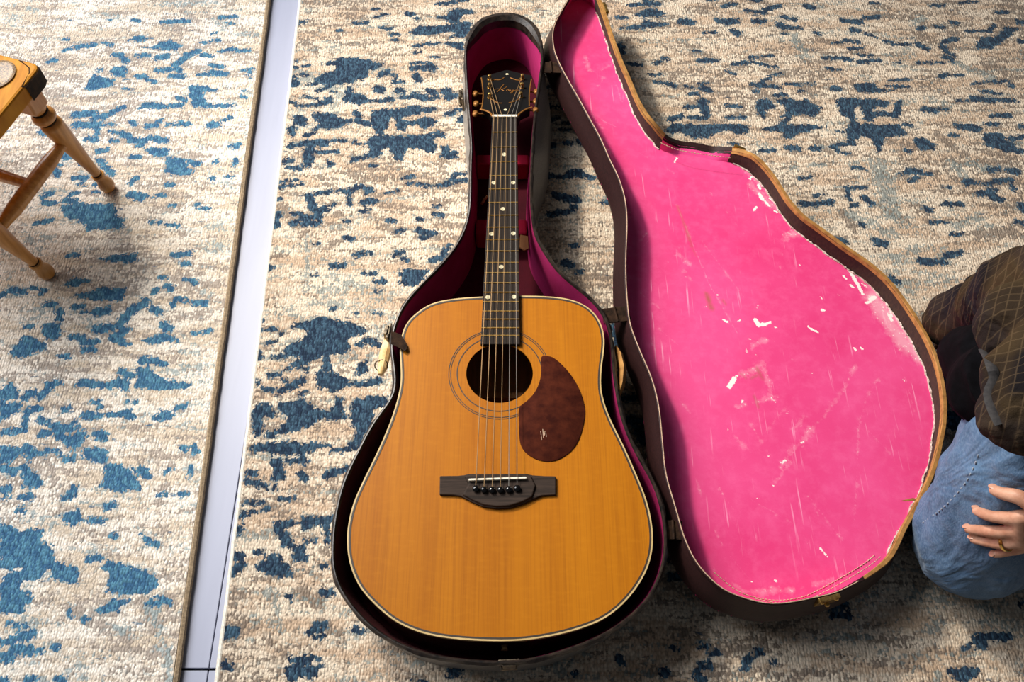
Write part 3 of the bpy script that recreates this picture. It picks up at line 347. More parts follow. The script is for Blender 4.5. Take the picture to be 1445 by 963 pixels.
# ------------------------------------------------------------------ rugs
DYE = strokes_of(DYE_STROKES); PATCH = patches_of(DYE_PATCHES); GREY = strokes_of(GREY_STROKES); PALE = strokes_of(PALE_STROKES)
for _ in range(900):           # the rest of the carpet, beyond what the photograph shows
    x, y = RNG.uniform(-1.9, 1.9), RNG.uniform(-.3, 2.6)
    e = .30 * (y - .2) + .69
    if abs(x) > e + .03 or y < .19 or y > 1.57:
        L = RNG.uniform(.004, .045); r = RNG.uniform(.003, .012)
        DYE.append([x, y, x + L, y + RNG.uniform(-.006, .006), r])
YS = np.concatenate([np.arange(-.3, .16, .012), np.arange(.16, 1.60, .0036), np.arange(1.60, 2.6, .012)])
def rug(label, ex, side, mat, bind, br):
    US = np.concatenate([np.arange(0, .72 if side < 0 else 1.62, .0036), np.arange(.72 if side < 0 else 1.62, 1.5 if side < 0 else 2.4, .012)])
    Y, U = np.meshgrid(YS, US, indexing='ij')
    E = ex[0] + (ex[1] - ex[0]) * (Y - .211) / (1.535 - .211)
    X = E + side * U
    t = thing('rug', label, 'rug')
    enc = lambda F, w: np.clip(.5 + F / w, 0, 1)
    at = {'dye': enc(paint(X, Y, DYE, PATCH), .020), 'grey': enc(paint(X, Y, GREY, (), .02), .03), 'pale': enc(paint(X, Y, PALE, (), .02), .03)}
    Z = np.zeros(X.shape) + .0008 * np.sin(X * 9) * np.sin(Y * 7) - .0008
    me = grid_mesh('pile', X, Y, Z, at)
    if side < 0: me.flip_normals()
    link('pile', me, mat, t, True, 180)
    ye = (-.3, 2.59)
    xe = [ex[0] + (ex[1] - ex[0]) * (y - .211) / (1.535 - .211) for y in ye]
    far = side * (1.49 if side < 0 else 2.39)
    o = [(xe[0], ye[0], 0), (xe[0] + far, ye[0], 0), (xe[1] + far, ye[1], 0), (xe[1], ye[1], 0)]
    b = MB(); b.prism(o, (0, 0, -.003), (0, 0, -.0115)); b.build('backing', M['backing'], t, False)
    n = 160; path = []
    for k in range(n + 1):
        y = ye[0] + (ye[1] - ye[0]) * k / n
        path.append((ex[0] + (ex[1] - ex[0]) * (y - .211) / (1.535 - .211) - side * br * .4 + random.uniform(-.0006, .0006), y, -.0115 + br))
    c = MB(); c.tube(path, br, 8); c.build('edge_binding', bind, t)
    return t
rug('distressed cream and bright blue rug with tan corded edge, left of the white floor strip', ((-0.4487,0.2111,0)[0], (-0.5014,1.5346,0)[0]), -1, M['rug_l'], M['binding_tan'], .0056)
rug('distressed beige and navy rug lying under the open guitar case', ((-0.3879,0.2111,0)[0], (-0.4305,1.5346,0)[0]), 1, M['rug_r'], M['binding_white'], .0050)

# ------------------------------------------------------------------ guitar case
ZR = .112; ZG = 0.12
case = thing('guitar_case', 'open dark hard guitar case lined in pink, its lid swung out to the right', 'guitar case', (.0, .75, 0))
RIM0 = [(-0.0189,1.3658,0.112),(-0.0505,1.3554,0.112),(-0.0712,1.3329,0.112),(-0.0826,1.2979,0.112),(-0.0852,1.2689,0.112),(-0.0829,1.2115,0.112),(-0.0791,1.1564,0.112),(-0.0744,1.1038,0.112),(-0.0697,1.0435,0.112),(-0.0697,0.99,0.112),(-0.0691,0.9196,0.112),(-0.0753,0.8731,0.112),(-0.0877,0.8402,0.112),(-0.1074,0.8073,0.112),(-0.1321,0.7753,0.112),(-0.1532,0.7471,0.112),(-0.1667,0.7232,0.112),(-0.1737,0.6997,0.112),(-0.1776,0.6803,0.112),(-0.1777,0.6575,0.112),(-0.1732,0.6293,0.112),(-0.1685,0.604,0.112),(-0.1698,0.5769,0.112),(-0.1806,0.5591,0.112),(-0.1972,0.5297,0.112),(-0.211,0.4947,0.112),(-0.2275,0.4484,0.112),(-0.234,0.4019,0.112),(-0.2344,0.3637,0.112),(-0.2309,0.3321,0.112),(-0.2201,0.3049,0.112),(-0.1999,0.2784,0.112),(-0.1779,0.2576,0.112),(-0.1503,0.2397,0.112),(-0.1139,0.2254,0.112),(-0.0816,0.2179,0.112),(-0.0409,0.2138,0.112),(-0.0108,0.213,0.112),(0.0194,0.2155,0.112),(0.0532,0.2229,0.112),(0.0971,0.238,0.112),(0.1276,0.2533,0.112),(0.1552,0.2732,0.112),(0.1744,0.2925,0.112),(0.1877,0.3139,0.112),(0.1981,0.3413,0.112),(0.2029,0.3731,0.112),(0.2022,0.4019,0.112),(0.1976,0.4314,0.112),(0.1888,0.4586,0.112),(0.1804,0.475,0.112),(0.1664,0.5094,0.112),(0.156,0.5471,0.112),(0.1513,0.5859,0.112),(0.1485,0.6258,0.112),(0.1487,0.6575,0.112),(0.1458,0.69,0.112),(0.1377,0.7158,0.112),(0.122,0.7408,0.112),(0.0983,0.765,0.112),(0.0722,0.7936,0.112),(0.049,0.8362,0.112),(0.038,0.8662,0.112),(0.034,0.9111,0.112),(0.0328,0.9603,0.112),(0.0359,1.0265,0.112),(0.0388,1.0749,0.112),(0.0431,1.1298,0.112),(0.0502,1.1902,0.112),(0.056,1.2422,0.112),(0.0553,1.2743,0.112),(0.052,1.307,0.112),(0.0446,1.331,0.112),(0.0306,1.3498,0.112),(0.0085,1.3641,0.112)]
NR = 260
RIM = ssmooth(resample(RIM0, NR), 2); RN = outward(RIM)
def off(P, N, d, z): return np.stack([P[:, 0] + N[:, 0] * d, P[:, 1] + N[:, 1] * d, np.full(len(P), z)], 1)
ss = lambda a, b, x: np.clip((x - a) / (b - a), 0, 1) ** 2 * (3 - 2 * np.clip((x - a) / (b - a), 0, 1))
neckR = (RIM[:, 0] > 0) * ss(.93, 1.06, RIM[:, 1]) * (1 - ss(1.16, 1.27, RIM[:, 1]))
boutR = (RIM[:, 0] > 0) * np.exp(-((RIM[:, 1] - .70) / .05) ** 2)
butt = 1 - ss(.235, .42, RIM[:, 1])
flare = .004 + .022 * neckR + .003 * (RIM[:, 0] < 0) * (1 - butt) - .015 * butt
headw = ss(1.26, 1.33, RIM[:, 1])
wobble = .0012 * np.sin(np.arange(NR) * .9) + .0008 * np.sin(np.arange(NR) * 2.3 + 1)
b = MB()
b.loft([off(RIM, RN, flare, .001), off(RIM, RN, flare + .001, .010), off(RIM, RN, flare * .8, .055), off(RIM, RN, .0005, .108)], True, True)
shell = b.build('case_body', M['tolex'], case, label='dark scuffed outer shell of the case')
b = MB()
b.loft([off(RIM, RN, .0008, .104), off(RIM, RN, .0014 + wobble * .6, .109), off(RIM, RN, -.0012, .1128), off(RIM, RN, -.0028 - .005 * headw, .1132), off(RIM, RN, -.0044 - .010 * headw, .1108 - .004 * headw), off(RIM, RN, -.0048 - .011 * headw, .1035 - .012 * headw)], True)
b.build('rim_edge', M['rim'], shell)
LINE = [off(RIM, RN, -.0046 - .010 * headw, .108 - .012 * headw), off(RIM, RN, -.0065 - .009 * headw - .006 * butt, .07), off(RIM, RN, -.009 - .006 * headw - .012 * butt, .013)]
shaded_side = [i for i in range(NR) if (RIM[i][0] < .02 and RIM[i][1] < .66)]  # lower-left walls, where the lining colour is darkened to hold shade
st = next(i for i in shaded_side if (i - 1) % NR not in shaded_side); dk = [(st + k) % NR for k in range(len(shaded_side) + 1)]; lt = [(dk[-1] + k) % NR for k in range(NR - len(shaded_side) + 1)]
for idx, mat_, lab_ in ((lt, M['magenta'], 'magenta flocked wall lining'), (dk, M['shaded_lining'], 'dark red wall lining with shade in its colour')):
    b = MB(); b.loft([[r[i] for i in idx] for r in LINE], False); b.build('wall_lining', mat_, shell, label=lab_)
b = MB(); b.add([tuple(p) for p in off(RIM, RN, -.0085 - .012 * butt, .013)], [tuple(range(NR))]); b.build('floor_lining', M['crimson'], shell, False, label='dark crimson plush bottom')
def at_y(y):
    P = off(RIM, RN, -.009, 0); L = P[P[:, 0] < np.mean(P[np.abs(P[:, 1] - y) < .02][:, 0])]; R_ = P[P[:, 0] >= np.mean(P[np.abs(P[:, 1] - y) < .02][:, 0])]
    return L[np.abs(L[:, 1] - y).argmin()][0], R_[np.abs(R_[:, 1] - y).argmin()][0]
for (ya, yb, zt) in (((-0.0275,1.0513,0.055)[1], (-0.0277,1.0737,0.055)[1], .055), ((-0.0262,0.903,0.055)[1], (-0.0265,0.9336,0.055)[1], .055)):
    xa, xb = at_y((ya + yb) / 2)
    b = MB(); b.box(((xa + xb) / 2, (ya + yb) / 2, (.0135 + zt) / 2), (xb - xa, yb - ya, zt - .0135)); b.build('neck_rest', M['crimson_bright'], shell, False, bevel=.003)
b = MB(); b.prism([(0.0134,0.9024,0.05),(0.0263,0.8995,0.05),(0.0272,0.8752,0.05),(0.0202,0.871,0.05),(0.0122,0.878,0.05)], (0, 0, .003), (0, 0, 0)); b.build('pull_tab', M['inner_wood'], shell, False, label='brown leather pull tab')
b = MB(); b.tube([(-0.0505,0.9625,0.058),(-0.0459,0.973,0.058),(-0.0412,0.979,0.058)], .0022, 8); b.build('wooden_peg', M['inner_wood'], shell)
# torn leather flap folded over the guitar's shoulder
fl = [(-0.1759,0.6753,0.1245),(-0.1611,0.6694,0.1245),(-0.1531,0.6563,0.1245),(-0.1504,0.6457,0.1245),(-0.1543,0.6422,0.1245),(-0.166,0.6493,0.1245),(-0.1745,0.654,0.1245)]
b = MB(); b.prism(fl, (0, 0, .0015), (0, 0, 0)); f_ = b.build('torn_flap', M['leather'], shell, False, label='torn dark leather flap hanging over the rim')
# peeled strip of board on the right waist
b = MB(); b.tube([(0.153,0.666,0.095),(0.1582,0.648,0.095),(0.1609,0.6245,0.095),(0.158,0.6013,0.095),(0.1523,0.582,0.095)], [.002, .005, .006, .005, .002], 8, flat=3.2); b.build('peeled_veneer', M['ply'], shell, label='tan strip of peeled veneer')
# handle on the left waist
hp = resample([(-0.182,0.6894,0.088),(-0.1852,0.6736,0.088),(-0.1882,0.6555,0.088),(-0.1897,0.64,0.088),(-0.1922,0.6235,0.088)], 12, False)
b = MB(); b.tube(hp, [.004, .006, .0078, .0085, .0088, .0088, .0085, .008, .0075, .007, .006, .004], 10); h_ = b.build('handle', M['handle'], case, label='ivory plastic carrying handle')
b = MB(); c0 = V((-0.1919,0.6377,0.09)); b.tube([c0 + .0095 * V((math.cos(a), .75 * math.sin(a), .5 * math.sin(a))) for a in np.linspace(0, 2 * math.pi, 24, endpoint=False)], .0010, 6, closed=True); b.build('handle_ring', M['metal'], h_)
def latch(c, tang, nrm, mat=M['metal'], parent=case):
    """draw-bolt latch on an upright wall: plate, hasp and pivot"""
    c, t, n = V(c), V(tang), V(nrm); z = np.cross(t, n); z = z if z[2] > 0 else -z
    b = MB(); b.box(c - .016 * z, (.026, .004, .030), (t, n, z)); o = b.build('latch', mat, parent, False, bevel=.0008)
    b = MB(); b.box(c - .010 * z + .004 * n, (.016, .005, .022), (t, n, z)); b.tube([c - .020 * z - .010 * t + .005 * n, c - .020 * z + .010 * t + .005 * n], .003, 8); b.build('hasp', M['metal'], o, False, bevel=.0006)
    return o
def rim_latch(px, k_off=.002):
    i = np.linalg.norm(RIM[:, :2] - V(px)[:2], axis=1).argmin(); n = V((*RN[i][:2], 0)); n /= np.linalg.norm(n); t = np.cross(n, V((0, 0, 1)))
    return latch(RIM[i] + n * (flare[i] * .6 + k_off) + V((0, 0, -.004)), t, n)
rim_latch((-0.0818,1.1681,0.112)); rim_latch((-0.1774,0.6924,0.112)); rim_latch((-0.0022,0.213,0.112))

# ------------------------------------------------------------------ the lid
LO, LA, LM, LN = V((0.0584,1.2335,0.112)), V((0.1633,-0.9866,0)), V((0.9828,0.1627,-0.0872)), V((0.086,0.0142,0.9962)); LH = 0.046
lid_pts = [(0.1028,1.4051,0.1057),(0.0758,1.3325,0.1091),(0.0733,1.2801,0.11),(0.0813,1.2409,0.1099),(0.0964,1.1982,0.1092),(0.1158,1.1484,0.1083),(0.1323,1.104,0.1075),(0.1484,1.0608,0.1067),(0.1615,1.0147,0.1062),(0.1726,0.9818,0.1057),(0.1809,0.9362,0.1057),(0.1813,0.8872,0.1063),(0.1756,0.8258,0.1077),(0.1729,0.7841,0.1085),(0.172,0.7439,0.1092),(0.1737,0.6962,0.1097),(0.1853,0.6507,0.1094),(0.1985,0.6068,0.1089),(0.2052,0.5628,0.1089),(0.2059,0.5116,0.1096),(0.2065,0.4613,0.1102),(0.2142,0.4182,0.1102),(0.2187,0.3948,0.1101),(0.2231,0.3718,0.1101),(0.2372,0.3365,0.1094),(0.2659,0.3053,0.1073),(0.2999,0.2917,0.1046),(0.3285,0.2869,0.1022),(0.3593,0.2903,0.0995),(0.3862,0.2962,0.0971),(0.4153,0.3032,0.0945),(0.4502,0.3186,0.0912),(0.4747,0.3322,0.0889),(0.5011,0.3526,0.0864),(0.5311,0.3951,0.0832),(0.561,0.4341,0.08),(0.5877,0.4734,0.0772),(0.6101,0.5182,0.0746),(0.6269,0.5601,0.0725),(0.635,0.5925,0.0714),(0.6397,0.6371,0.0703),(0.6374,0.6764,0.07),(0.6296,0.7136,0.0701),(0.6143,0.7593,0.0708),(0.595,0.8008,0.0719),(0.571,0.8322,0.0735),(0.541,0.8596,0.0757),(0.5044,0.8956,0.0783),(0.4781,0.9215,0.0802),(0.4585,0.9542,0.0815),(0.4425,0.9986,0.0822),(0.4245,1.0331,0.0833),(0.4043,1.0554,0.0847),(0.3826,1.0681,0.0864),(0.3523,1.0722,0.0889),(0.3223,1.0779,0.0914),(0.2926,1.0804,0.094),(0.2641,1.0854,0.0964),(0.2511,1.0999,0.0973),(0.2349,1.1267,0.0983),(0.222,1.1627,0.0989),(0.2098,1.2137,0.0992),(0.197,1.2627,0.0996),(0.187,1.3115,0.0998),(0.1797,1.3545,0.0998),(0.1728,1.3907,0.0999),(0.1628,1.4314,0.1002),(0.1479,1.4603,0.101),(0.1246,1.4536,0.1031)]
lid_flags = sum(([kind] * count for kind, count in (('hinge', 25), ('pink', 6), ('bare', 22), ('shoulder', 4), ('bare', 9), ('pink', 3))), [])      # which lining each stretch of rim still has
NL = 300
LR, LF = resample(lid_pts, NL, True, lid_flags); LR = ssmooth(LR, 1); LW = outward(LR, LN)
isB = np.array([1.0 if f == 'bare' else 0.0 for f in LF])
sm = lambda a, k=4: np.convolve(np.concatenate([a[-20:], a, a[:20]]), np.ones(2 * k + 1) / (2 * k + 1), 'same')[20:-20]
wid = .0026 + .0036 * sm(isB)
slump = sm(np.array([1.0 if f == 'shoulder' else 0.0 for f in LF]), 3)      # the wall has sagged outwards at the shoulder
wid = wid + .008 * slump
def lring(d, h):
    col = lambda a: np.asarray(a, float).reshape(-1, 1) * np.ones((NL, 1))
    d, h, w = col(d), col(h), col(slump)
    return LR + LW * d - LN * h + w * (LW * .028 - LN * .041) * (1 - np.clip(h / LH, 0, 1))
FL = .010
b = MB(); b.loft([lring(FL, LH + .003), lring(FL + .001, LH - .006), lring(FL * .5, LH * .5), lring(0, .0015)], True, True)
lid = b.build('case_lid', M['maroon'], case, label='maroon covered outside of the open lid')
def run_pieces(test, name, mat, parent, prof, label=None):
    """lofts a band along each run of rim points that passes the test"""
    ok = [test(f) for f in LF]; i0 = next((i for i in range(NL) if ok[i] and not ok[i - 1]), 0); i = 0; made = []
    while i < NL:
        k = (i0 + i) % NL
        if ok[k]:
            run = []
            while i < NL and ok[(i0 + i) % NL]: run.append((i0 + i) % NL); i += 1
            run.append((run[-1] + 1) % NL)
            rings = [[r[j] for j in run] for r in prof]
            b = MB(); b.loft(rings, False); made.append(b.build(name, mat, parent, label=label))
        else: i += 1
    return made
rw = sm(np.array([random.uniform(-1, 1) for _ in range(NL)]), 1) * .0005
rim_prof = [lring(.0006 + rw, .006), lring(.0006 + rw, .0005), lring(-.0005 + rw, -.0008), lring(-wid + .0006 + rw, -.0008), lring(-wid + rw, .0005), lring(-wid, .008)]
run_pieces(lambda f: f == 'bare', 'wooden_rim', M['ply'], lid, rim_prof, 'bare tan plywood edge')
run_pieces(lambda f: f != 'bare', 'bound_rim', M['maroon'], lid, rim_prof)
in_prof = [lring(-wid - .0001, .0012), lring(-wid + FL * .4, LH * .5), lring(-wid + FL, LH)]
run_pieces(lambda f: f == 'bare', 'bare_wall', M['brown_wall'], lid, in_prof, 'brown side wall with its pink lining torn off')
run_pieces(lambda f: f in ('pink', 'shoulder'), 'lined_wall', M['pink'], lid, in_prof, 'pink lined side wall')
run_pieces(lambda f: f == 'hinge', 'hinge_side_lining', M['shaded_lining'], lid, in_prof, 'hinge side wall lining with shade in its dark red')  # pink lining here; the wall's shade is put into a darker colour
# pink panel
WEAR = "5368 2437 5462 2455 3.8;5462 2455 5462 2573 3.3;5462 2573 5433 2665 2.4;6464 1678 6345 1792 3.8;6345 1792 6303 1850 1.9;5311 1926 5357 1983 1.9;5363 2156 5340 2187 1.4;5153 2529 5103 2568 1.2;5529 2705 5546 2735 1.4;5619 3268 5695 3361 1.9;5577 3247 5619 3268 1.2;5309 3582 5311 3605 2.8;5071 3642 5100 3656 1.4;4513 4316 4756 4326 3.0;4756 4326 4941 4356 3.3;4941 4356 5081 4365 2.8;5201 4455 5169 4542 3.8;5258 4359 5240 4440 2.4;4711 4167 4770 4195 1.9;4884 4215 4944 4255 1.9;5521 4651 5616 4662 2.8;5369 4749 5461 4724 1.9;4879 4429 4954 4476 1.4;5313 4610 5368 4613 1.4;2898 3274 3025 3298 3.3;3236 3079 3180 3134 2.4;2713 3319 2777 3325 2.8;3075 3334 3171 3368 2.4;3007 3433 3072 3464 1.9;2560 3211 2517 3263 1.9;3285 3434 3318 3461 1.9;3612 3671 3678 3738 1.9;3468 3591 3502 3631 1.4;3916 3885 4008 3917 1.9;3740 3755 3818 3792 1.4;4308 4139 4352 4148 1.4;9039 2226 9177 2281 1.3;7759 2078 7735 2151 1.7;7485 2476 7480 2522 1.4;6994 2419 6974 2448 0.9;6048 3853 6088 3862 1.9;6048 3960 6076 3985 1.9;6683 4436 6708 4438 1.4;6392 3023 6395 3045 0.9;8948 2071 8949 2081 1.1;9374 1456 9396 1479 1.4;9357 1130 9358 1140 1.1;8078 1856 8089 1863 1.1;8232 1574 8235 1594 0.9;6726 2260 6803 2303 0.9;5875 2129 5925 2125 1.2;2079 1975 1970 2029 1.2;2018 2017 1974 2067 0.9;1764 3084 1782 3105 0.9;4835 1958 4849 1966 0.9;4501 1911 4515 1919 0.9;4414 3500 4429 3507 0.9;5049 3944 5064 3951 0.9;6740 1785 6720 1814 1.2;7151 1442 7142 1466 0.9;7638 1912 7620 1950 1.1;5048 1697 5025 1727 0.9;4459 1516 4448 1543 0.8;5459 4700 5539 4693 1.9;5965 2251 6016 2258 0.9;5683 2234 5712 2260 0.9"
SCUFF = "2228 3287 3416 3685 16.1;3416 3685 4222 4297 19.0;4222 4297 5118 4711 17.1;5118 4711 6328 4834 14.2;3842 3442 3766 3721 9.5;1687 2182 2050 3130 3.8;2702 3193 3162 3435 11.4;5164 4494 6123 4725 19.0;9471 995 9548 1671 5.7;9548 1671 9442 2423 2.8;9132 697 9471 995 2.8;6299 1919 6158 2294 7.6;6158 2294 6706 2289 5.7;6811 1697 6712 2343 3.8;7253 2444 7106 2662 2.8;7819 2037 6831 3328 4.8;6831 3328 6332 3782 3.8;8021 1917 7492 2529 2.8;5835 2222 5738 2485 5.7;2057 808 3070 875 3.8;3072 899 4469 571 3.8;1321 817 1985 900 2.8;-100 485 1156 853 1.4;-621 941 -249 944 5.7;-49 1170 158 1031 2.8;-234 1157 -366 1376 1.9;4015 1563 4195 1659 4.8;4367 1565 4510 1609 3.8;3004 1769 4608 1880 1.1;4608 1880 5562 2073 1.0;3771 1995 4935 2381 0.8;7321 3454 8728 2857 0.8;7321 3454 6881 3737 0.8;6881 3737 6613 4051 0.8;7204 3453 7816 3748 0.6;8287 2310 8998 2586 0.7;3670 987 3536 1104 1.1;3786 995 3655 1124 0.9;4159 1309 3876 1600 0.9;991 915 1179 1134 1.1;919 879 1133 988 0.9;6530 839 6840 974 0.7;5361 861 5708 1113 0.7;8017 1071 8347 1182 0.7;8972 945 9286 1102 0.7;4690 740 5051 998 0.7;8608 2357 8294 2361 0.5;6378 4501 6966 4438 0.7;6966 4438 7202 4399 0.6;147 1368 682 1379 1.1;5408 713 5787 709 0.8;8555 823 8816 890 0.8;7653 753 8086 790 0.7;8166 1394 8660 1971 0.5;6745 2615 7255 2001 0.7;4462 3138 4052 3335 0.5;2755 2406 3701 2758 0.5;1783 1380 2402 1992 0.6;5750 2598 6289 2885 0.5;7189 1474 7554 1689 1.9;7118 1824 7587 1950 1.9"
STAIN = "3035 1774 3428 1793 2.1;3428 1793 3867 1797 2.5;3867 1797 4069 1814 1.1;4803 1789 5085 1792 4.8;6208 2198 6397 2229 2.8;6672 2007 6851 2018 2.4;6274 1915 6354 1970 1.4;4950 2020 5033 2043 1.9;6376 2054 6327 2160 1.1;6376 1749 6345 1792 2.1"
uv = lambda P: np.stack([(P - LO) @ LA, (P - LO) @ LM], 1)
pin = uv(lring(-wid + FL + .0022, LH)); g = .0022
US_ = np.arange(pin[:, 0].min() - .01, pin[:, 0].max() + .01, g); VS_ = np.arange(pin[:, 1].min() - .01, pin[:, 1].max() + .01, g)
UU, VV = np.meshgrid(US_, VS_, indexing='ij')
cu, cv = UU[:-1, :-1] + g / 2, VV[:-1, :-1] + g / 2
keep = inside(cu, cv, pin)
PP = LO[None, None] + UU[..., None] * LA + VV[..., None] * LM - LN * (LH - .0005)
base_l = V(case.location) 
enc = lambda F, w: np.clip(.5 + F / w, 0, 1)
me = grid_mesh('lid_panel', PP[..., 0] - base_l[0], PP[..., 1] - base_l[1], PP[..., 2], {'torn': enc(paint(UU, VV, strokes_of(WEAR, 1e-4) if False else [[a * 1e-4, b_ * 1e-4, c * 1e-4, d * 1e-4, r * 1e-3] for a, b_, c, d, r in [[float(v) for v in s.split()] for s in WEAR.split(';')]], (), .008), .008),
    'scuff': enc(paint(UU, VV, [[a * 1e-4, b_ * 1e-4, c * 1e-4, d * 1e-4, r * 1e-3] for a, b_, c, d, r in [[float(v) for v in s.split()] for s in SCUFF.split(';')]], (), .02), .03),
    'scratch': enc(paint(UU, VV, [[a * 1e-4, b_ * 1e-4, c * 1e-4, d * 1e-4, r * 1e-3] for a, b_, c, d, r in [[float(v) for v in s.split()] for s in SCUFF.split(';')] if r < 1.4], (), .008), .006),
    'stain': enc(paint(UU, VV, [[a * 1e-4, b_ * 1e-4, c * 1e-4, d * 1e-4, r * 1e-3] for a, b_, c, d, r in [[float(v) for v in s.split()] for s in STAIN.split(';')]], (), .012), .016)}, keep)
if me.polygons[0].normal.z < 0: me.flip_normals()
def panel_mat():
    m = Mat('worn_pink_panel', .62, spec=.25)
    big = m.noise(5, 4, .6); fine = m.noise(620, 2, .6); midn = m.noise(60, 4, .65)
    c = m.mix(m.rng(big, .35, .65), lin(222, 56, 118), lin(232, 78, 138))
    c = m.mix(m.math('MULTIPLY', m.rng(midn, .45, .75), .25), c, lin(246, 120, 170))
    scr = m.noise(160, 3, .5, m.map((1, .05, 1), rot=(0, 0, .5))); scr2 = m.noise(190, 3, .5, m.map((1, .05, 1), rot=(0, 0, -.6)))
    s = m.math('MULTIPLY', m.rng(m.math('MAXIMUM', scr, scr2), .66, .73), m.rng(m.noise(14, 2), .42, .6, 0, .65))
    c = m.mix(s, c, lin(250, 170, 200))
    sc = m.math('ADD', m.attr('scuff'), m.math('MULTIPLY', m.math('SUBTRACT', midn, .5), .9))
    c = m.mix(m.rng(sc, .50, .95, 0, .66), c, lin(240, 176, 190))
    c = m.mix(m.rng(m.attr('scratch'), .5, .7, 0, .42), c, lin(248, 160, 194))
    st = m.math('ADD', m.attr('stain'), m.math('MULTIPLY', m.math('SUBTRACT', midn, .5), .6))
    c = m.mix(m.rng(st, .40, .85, 0, .9), c, lin(168, 92, 70))
    tn = m.math('ADD', m.attr('torn'), m.math('MULTIPLY', m.math('SUBTRACT', m.noise(330, 3, .6), .5), .75))
    c = m.mix(m.rng(tn, .48, .56), c, lin(250, 232, 226))
    fl = m.math('MULTIPLY', m.rng(m.noise(240, 3, .6), .62, .68), m.rng(sc, .55, .9))
    c = m.mix(fl, c, lin(250, 226, 222))
    return m.base(c).bump(fine, .0003, .4).m
link('lid_panel', me, panel_mat(), lid, True, 180, label='worn pink flocked panel with torn white patches')
# frayed paper edge where the lining tore, and the stitching where it holds
run = [i for i in range(NL) if LF[i] == 'bare']
def runs_of(test):
    ok = [test(f) for f in LF]; out = []; cur = []
    i0 = next(i for i in range(NL) if ok[i] and not ok[i - 1])
    for k in range(NL):
        i = (i0 + k) % NL
        if ok[i]: cur.append(i)
        elif cur: out.append(cur); cur = []
    if cur: out.append(cur)
    return out
PE = lring(-wid + FL - .0012, LH - .0012)
for rr in runs_of(lambda f: f == 'bare'):
    path = [PE[i] + LW[i] * random.uniform(-.0016, .0010) for i in rr]
    b = MB(); b.tube(resample(path, len(path) * 3, False), [random.choice((.0006, .0012, .0018, .0022)) for _ in range(len(path) * 3)], 5)
    b.build('frayed_edge', M['fray'], lid)
def stitches(pts, parent, step=.005, r=.0009, lift=.0008):
    P = resample(pts, 400, False); d = np.concatenate([[0], np.cumsum(np.linalg.norm(np.diff(P, axis=0), axis=1))])
    b = MB(); s = 0
    while s < d[-1] - step:
        q = [np.array([np.interp(v, d, P[:, k]) for k in range(3)]) + LN * lift for v in (s, s + step * .35, s + step * .72)]
        b.tube(q, [r * .6, r, r * .6], 5); s += step
    return b.build('stitching', M['thread'], parent, kind='stuff')
PP1 = [(0.2688,0.3402,0.0604),(0.2931,0.319,0.0586),(0.3147,0.3092,0.0569),(0.3475,0.3043,0.0541),(0.3817,0.3088,0.0511),(0.4066,0.3187,0.0488),(0.4442,0.3377,0.0453),(0.4785,0.357,0.0421),(0.4984,0.3713,0.0402)]
stitches(PP1, lid); stitches([p + LN * .010 + V((.002, -.006, 0)) for p in map(V, PP1[2:])], lid)
stitches([(0.2563,1.1204,0.0504),(0.2777,1.1037,0.0488),(0.2977,1.0887,0.0472),(0.3454,1.0858,0.0432),(0.383,1.0821,0.04),(0.4069,1.0708,0.0381)], lid); stitches([(0.2576,1.0808,0.097),(0.2856,1.0669,0.0948),(0.3337,1.0595,0.0907),(0.3822,1.0553,0.0866)], lid, lift=-.02)
stitches([(0.1233,1.1674,0.0612),(0.1439,1.1181,0.0601),(0.159,1.0698,0.0595),(0.1753,1.0104,0.0589),(0.1843,0.9588,0.0589),(0.1841,0.8995,0.0597),(0.178,0.8214,0.0614)], lid)
# dark thin gold line along the hinge-side rim
for rr in runs_of(lambda f: f in ('pink', 'hinge')):
    gl = [LR[i] - LW[i] * (wid[i] * .5) + LN * .0008 for i in rr]
    b = MB(); b.tube(gl, .0007, 5); b.build('rim_thread', M['thread'], lid)
# crack in the bare wall, lower right
b = MB(); b.prism([V(p) + LW[0] * 0 for p in [(0.539,0.4385,0.0819),(0.5571,0.4432,0.0802),(0.5648,0.4414,0.0796),(0.5572,0.4391,0.0803)]], tuple(-LN * .016), tuple(-LN * .018)); b.build('wall_crack', M['ply'], lid, False)
# hinges bridging body and lid, and lid hardware
for (x, y) in (('a', (0.0595,1.2282,0.112)), ('b', (0.1443,0.7207,0.112)), ('c', (0.2022,0.3798,0.112))):
    c = V(y); i = np.linalg.norm(RIM - c, axis=1).argmin(); t = np.cross(V((0, 0, 1)), RN[i])
    j = np.linalg.norm(LR - c, axis=1).argmin(); e = LR[j]
    mid_ = (RIM[i] + e) / 2; X = e - RIM[i]; ln = max(np.linalg.norm(X), .006); X = X / np.linalg.norm(X) if np.linalg.norm(X) > 1e-4 else V(RN[i]); Yv = np.cross(V((0, 0, 1)), X); Yv /= np.linalg.norm(Yv)
    b = MB(); b.box(mid_ - V((0, 0, .006)), (ln + .008, .026, .0022), (X, Yv, np.cross(X, Yv)))
    o = b.build('hinge', M['leather'], case, False, bevel=.0006)
    b = MB(); b.tube([mid_ - V((0, 0, .004)) - Yv * .013, mid_ - V((0, 0, .004)) + Yv * .013], .0018, 8); b.build('hinge_pin', M['leather'], o)
def lid_hw(p, big=1.0):
    c = V(p); LS = lring(0, 0); j = np.linalg.norm(LR - c, axis=1).argmin(); t = np.cross(LN, LW[j]); c = LS[j]
    b = MB(); b.box(c + LW[j] * .003 - LN * .010, (.030 * big, .006, .022), (t, LW[j], LN)); o = b.build('lid_catch', M['brass'], lid, False, bevel=.001)
    for s in (-1, 0, 1):
        b = MB(); b.ball(c + LW[j] * (.005 if s else .008) - LN * (.004 if s else .014) + t * .010 * s * big, .0036, 10, 6); b.build('rivet', M['brass'], o)
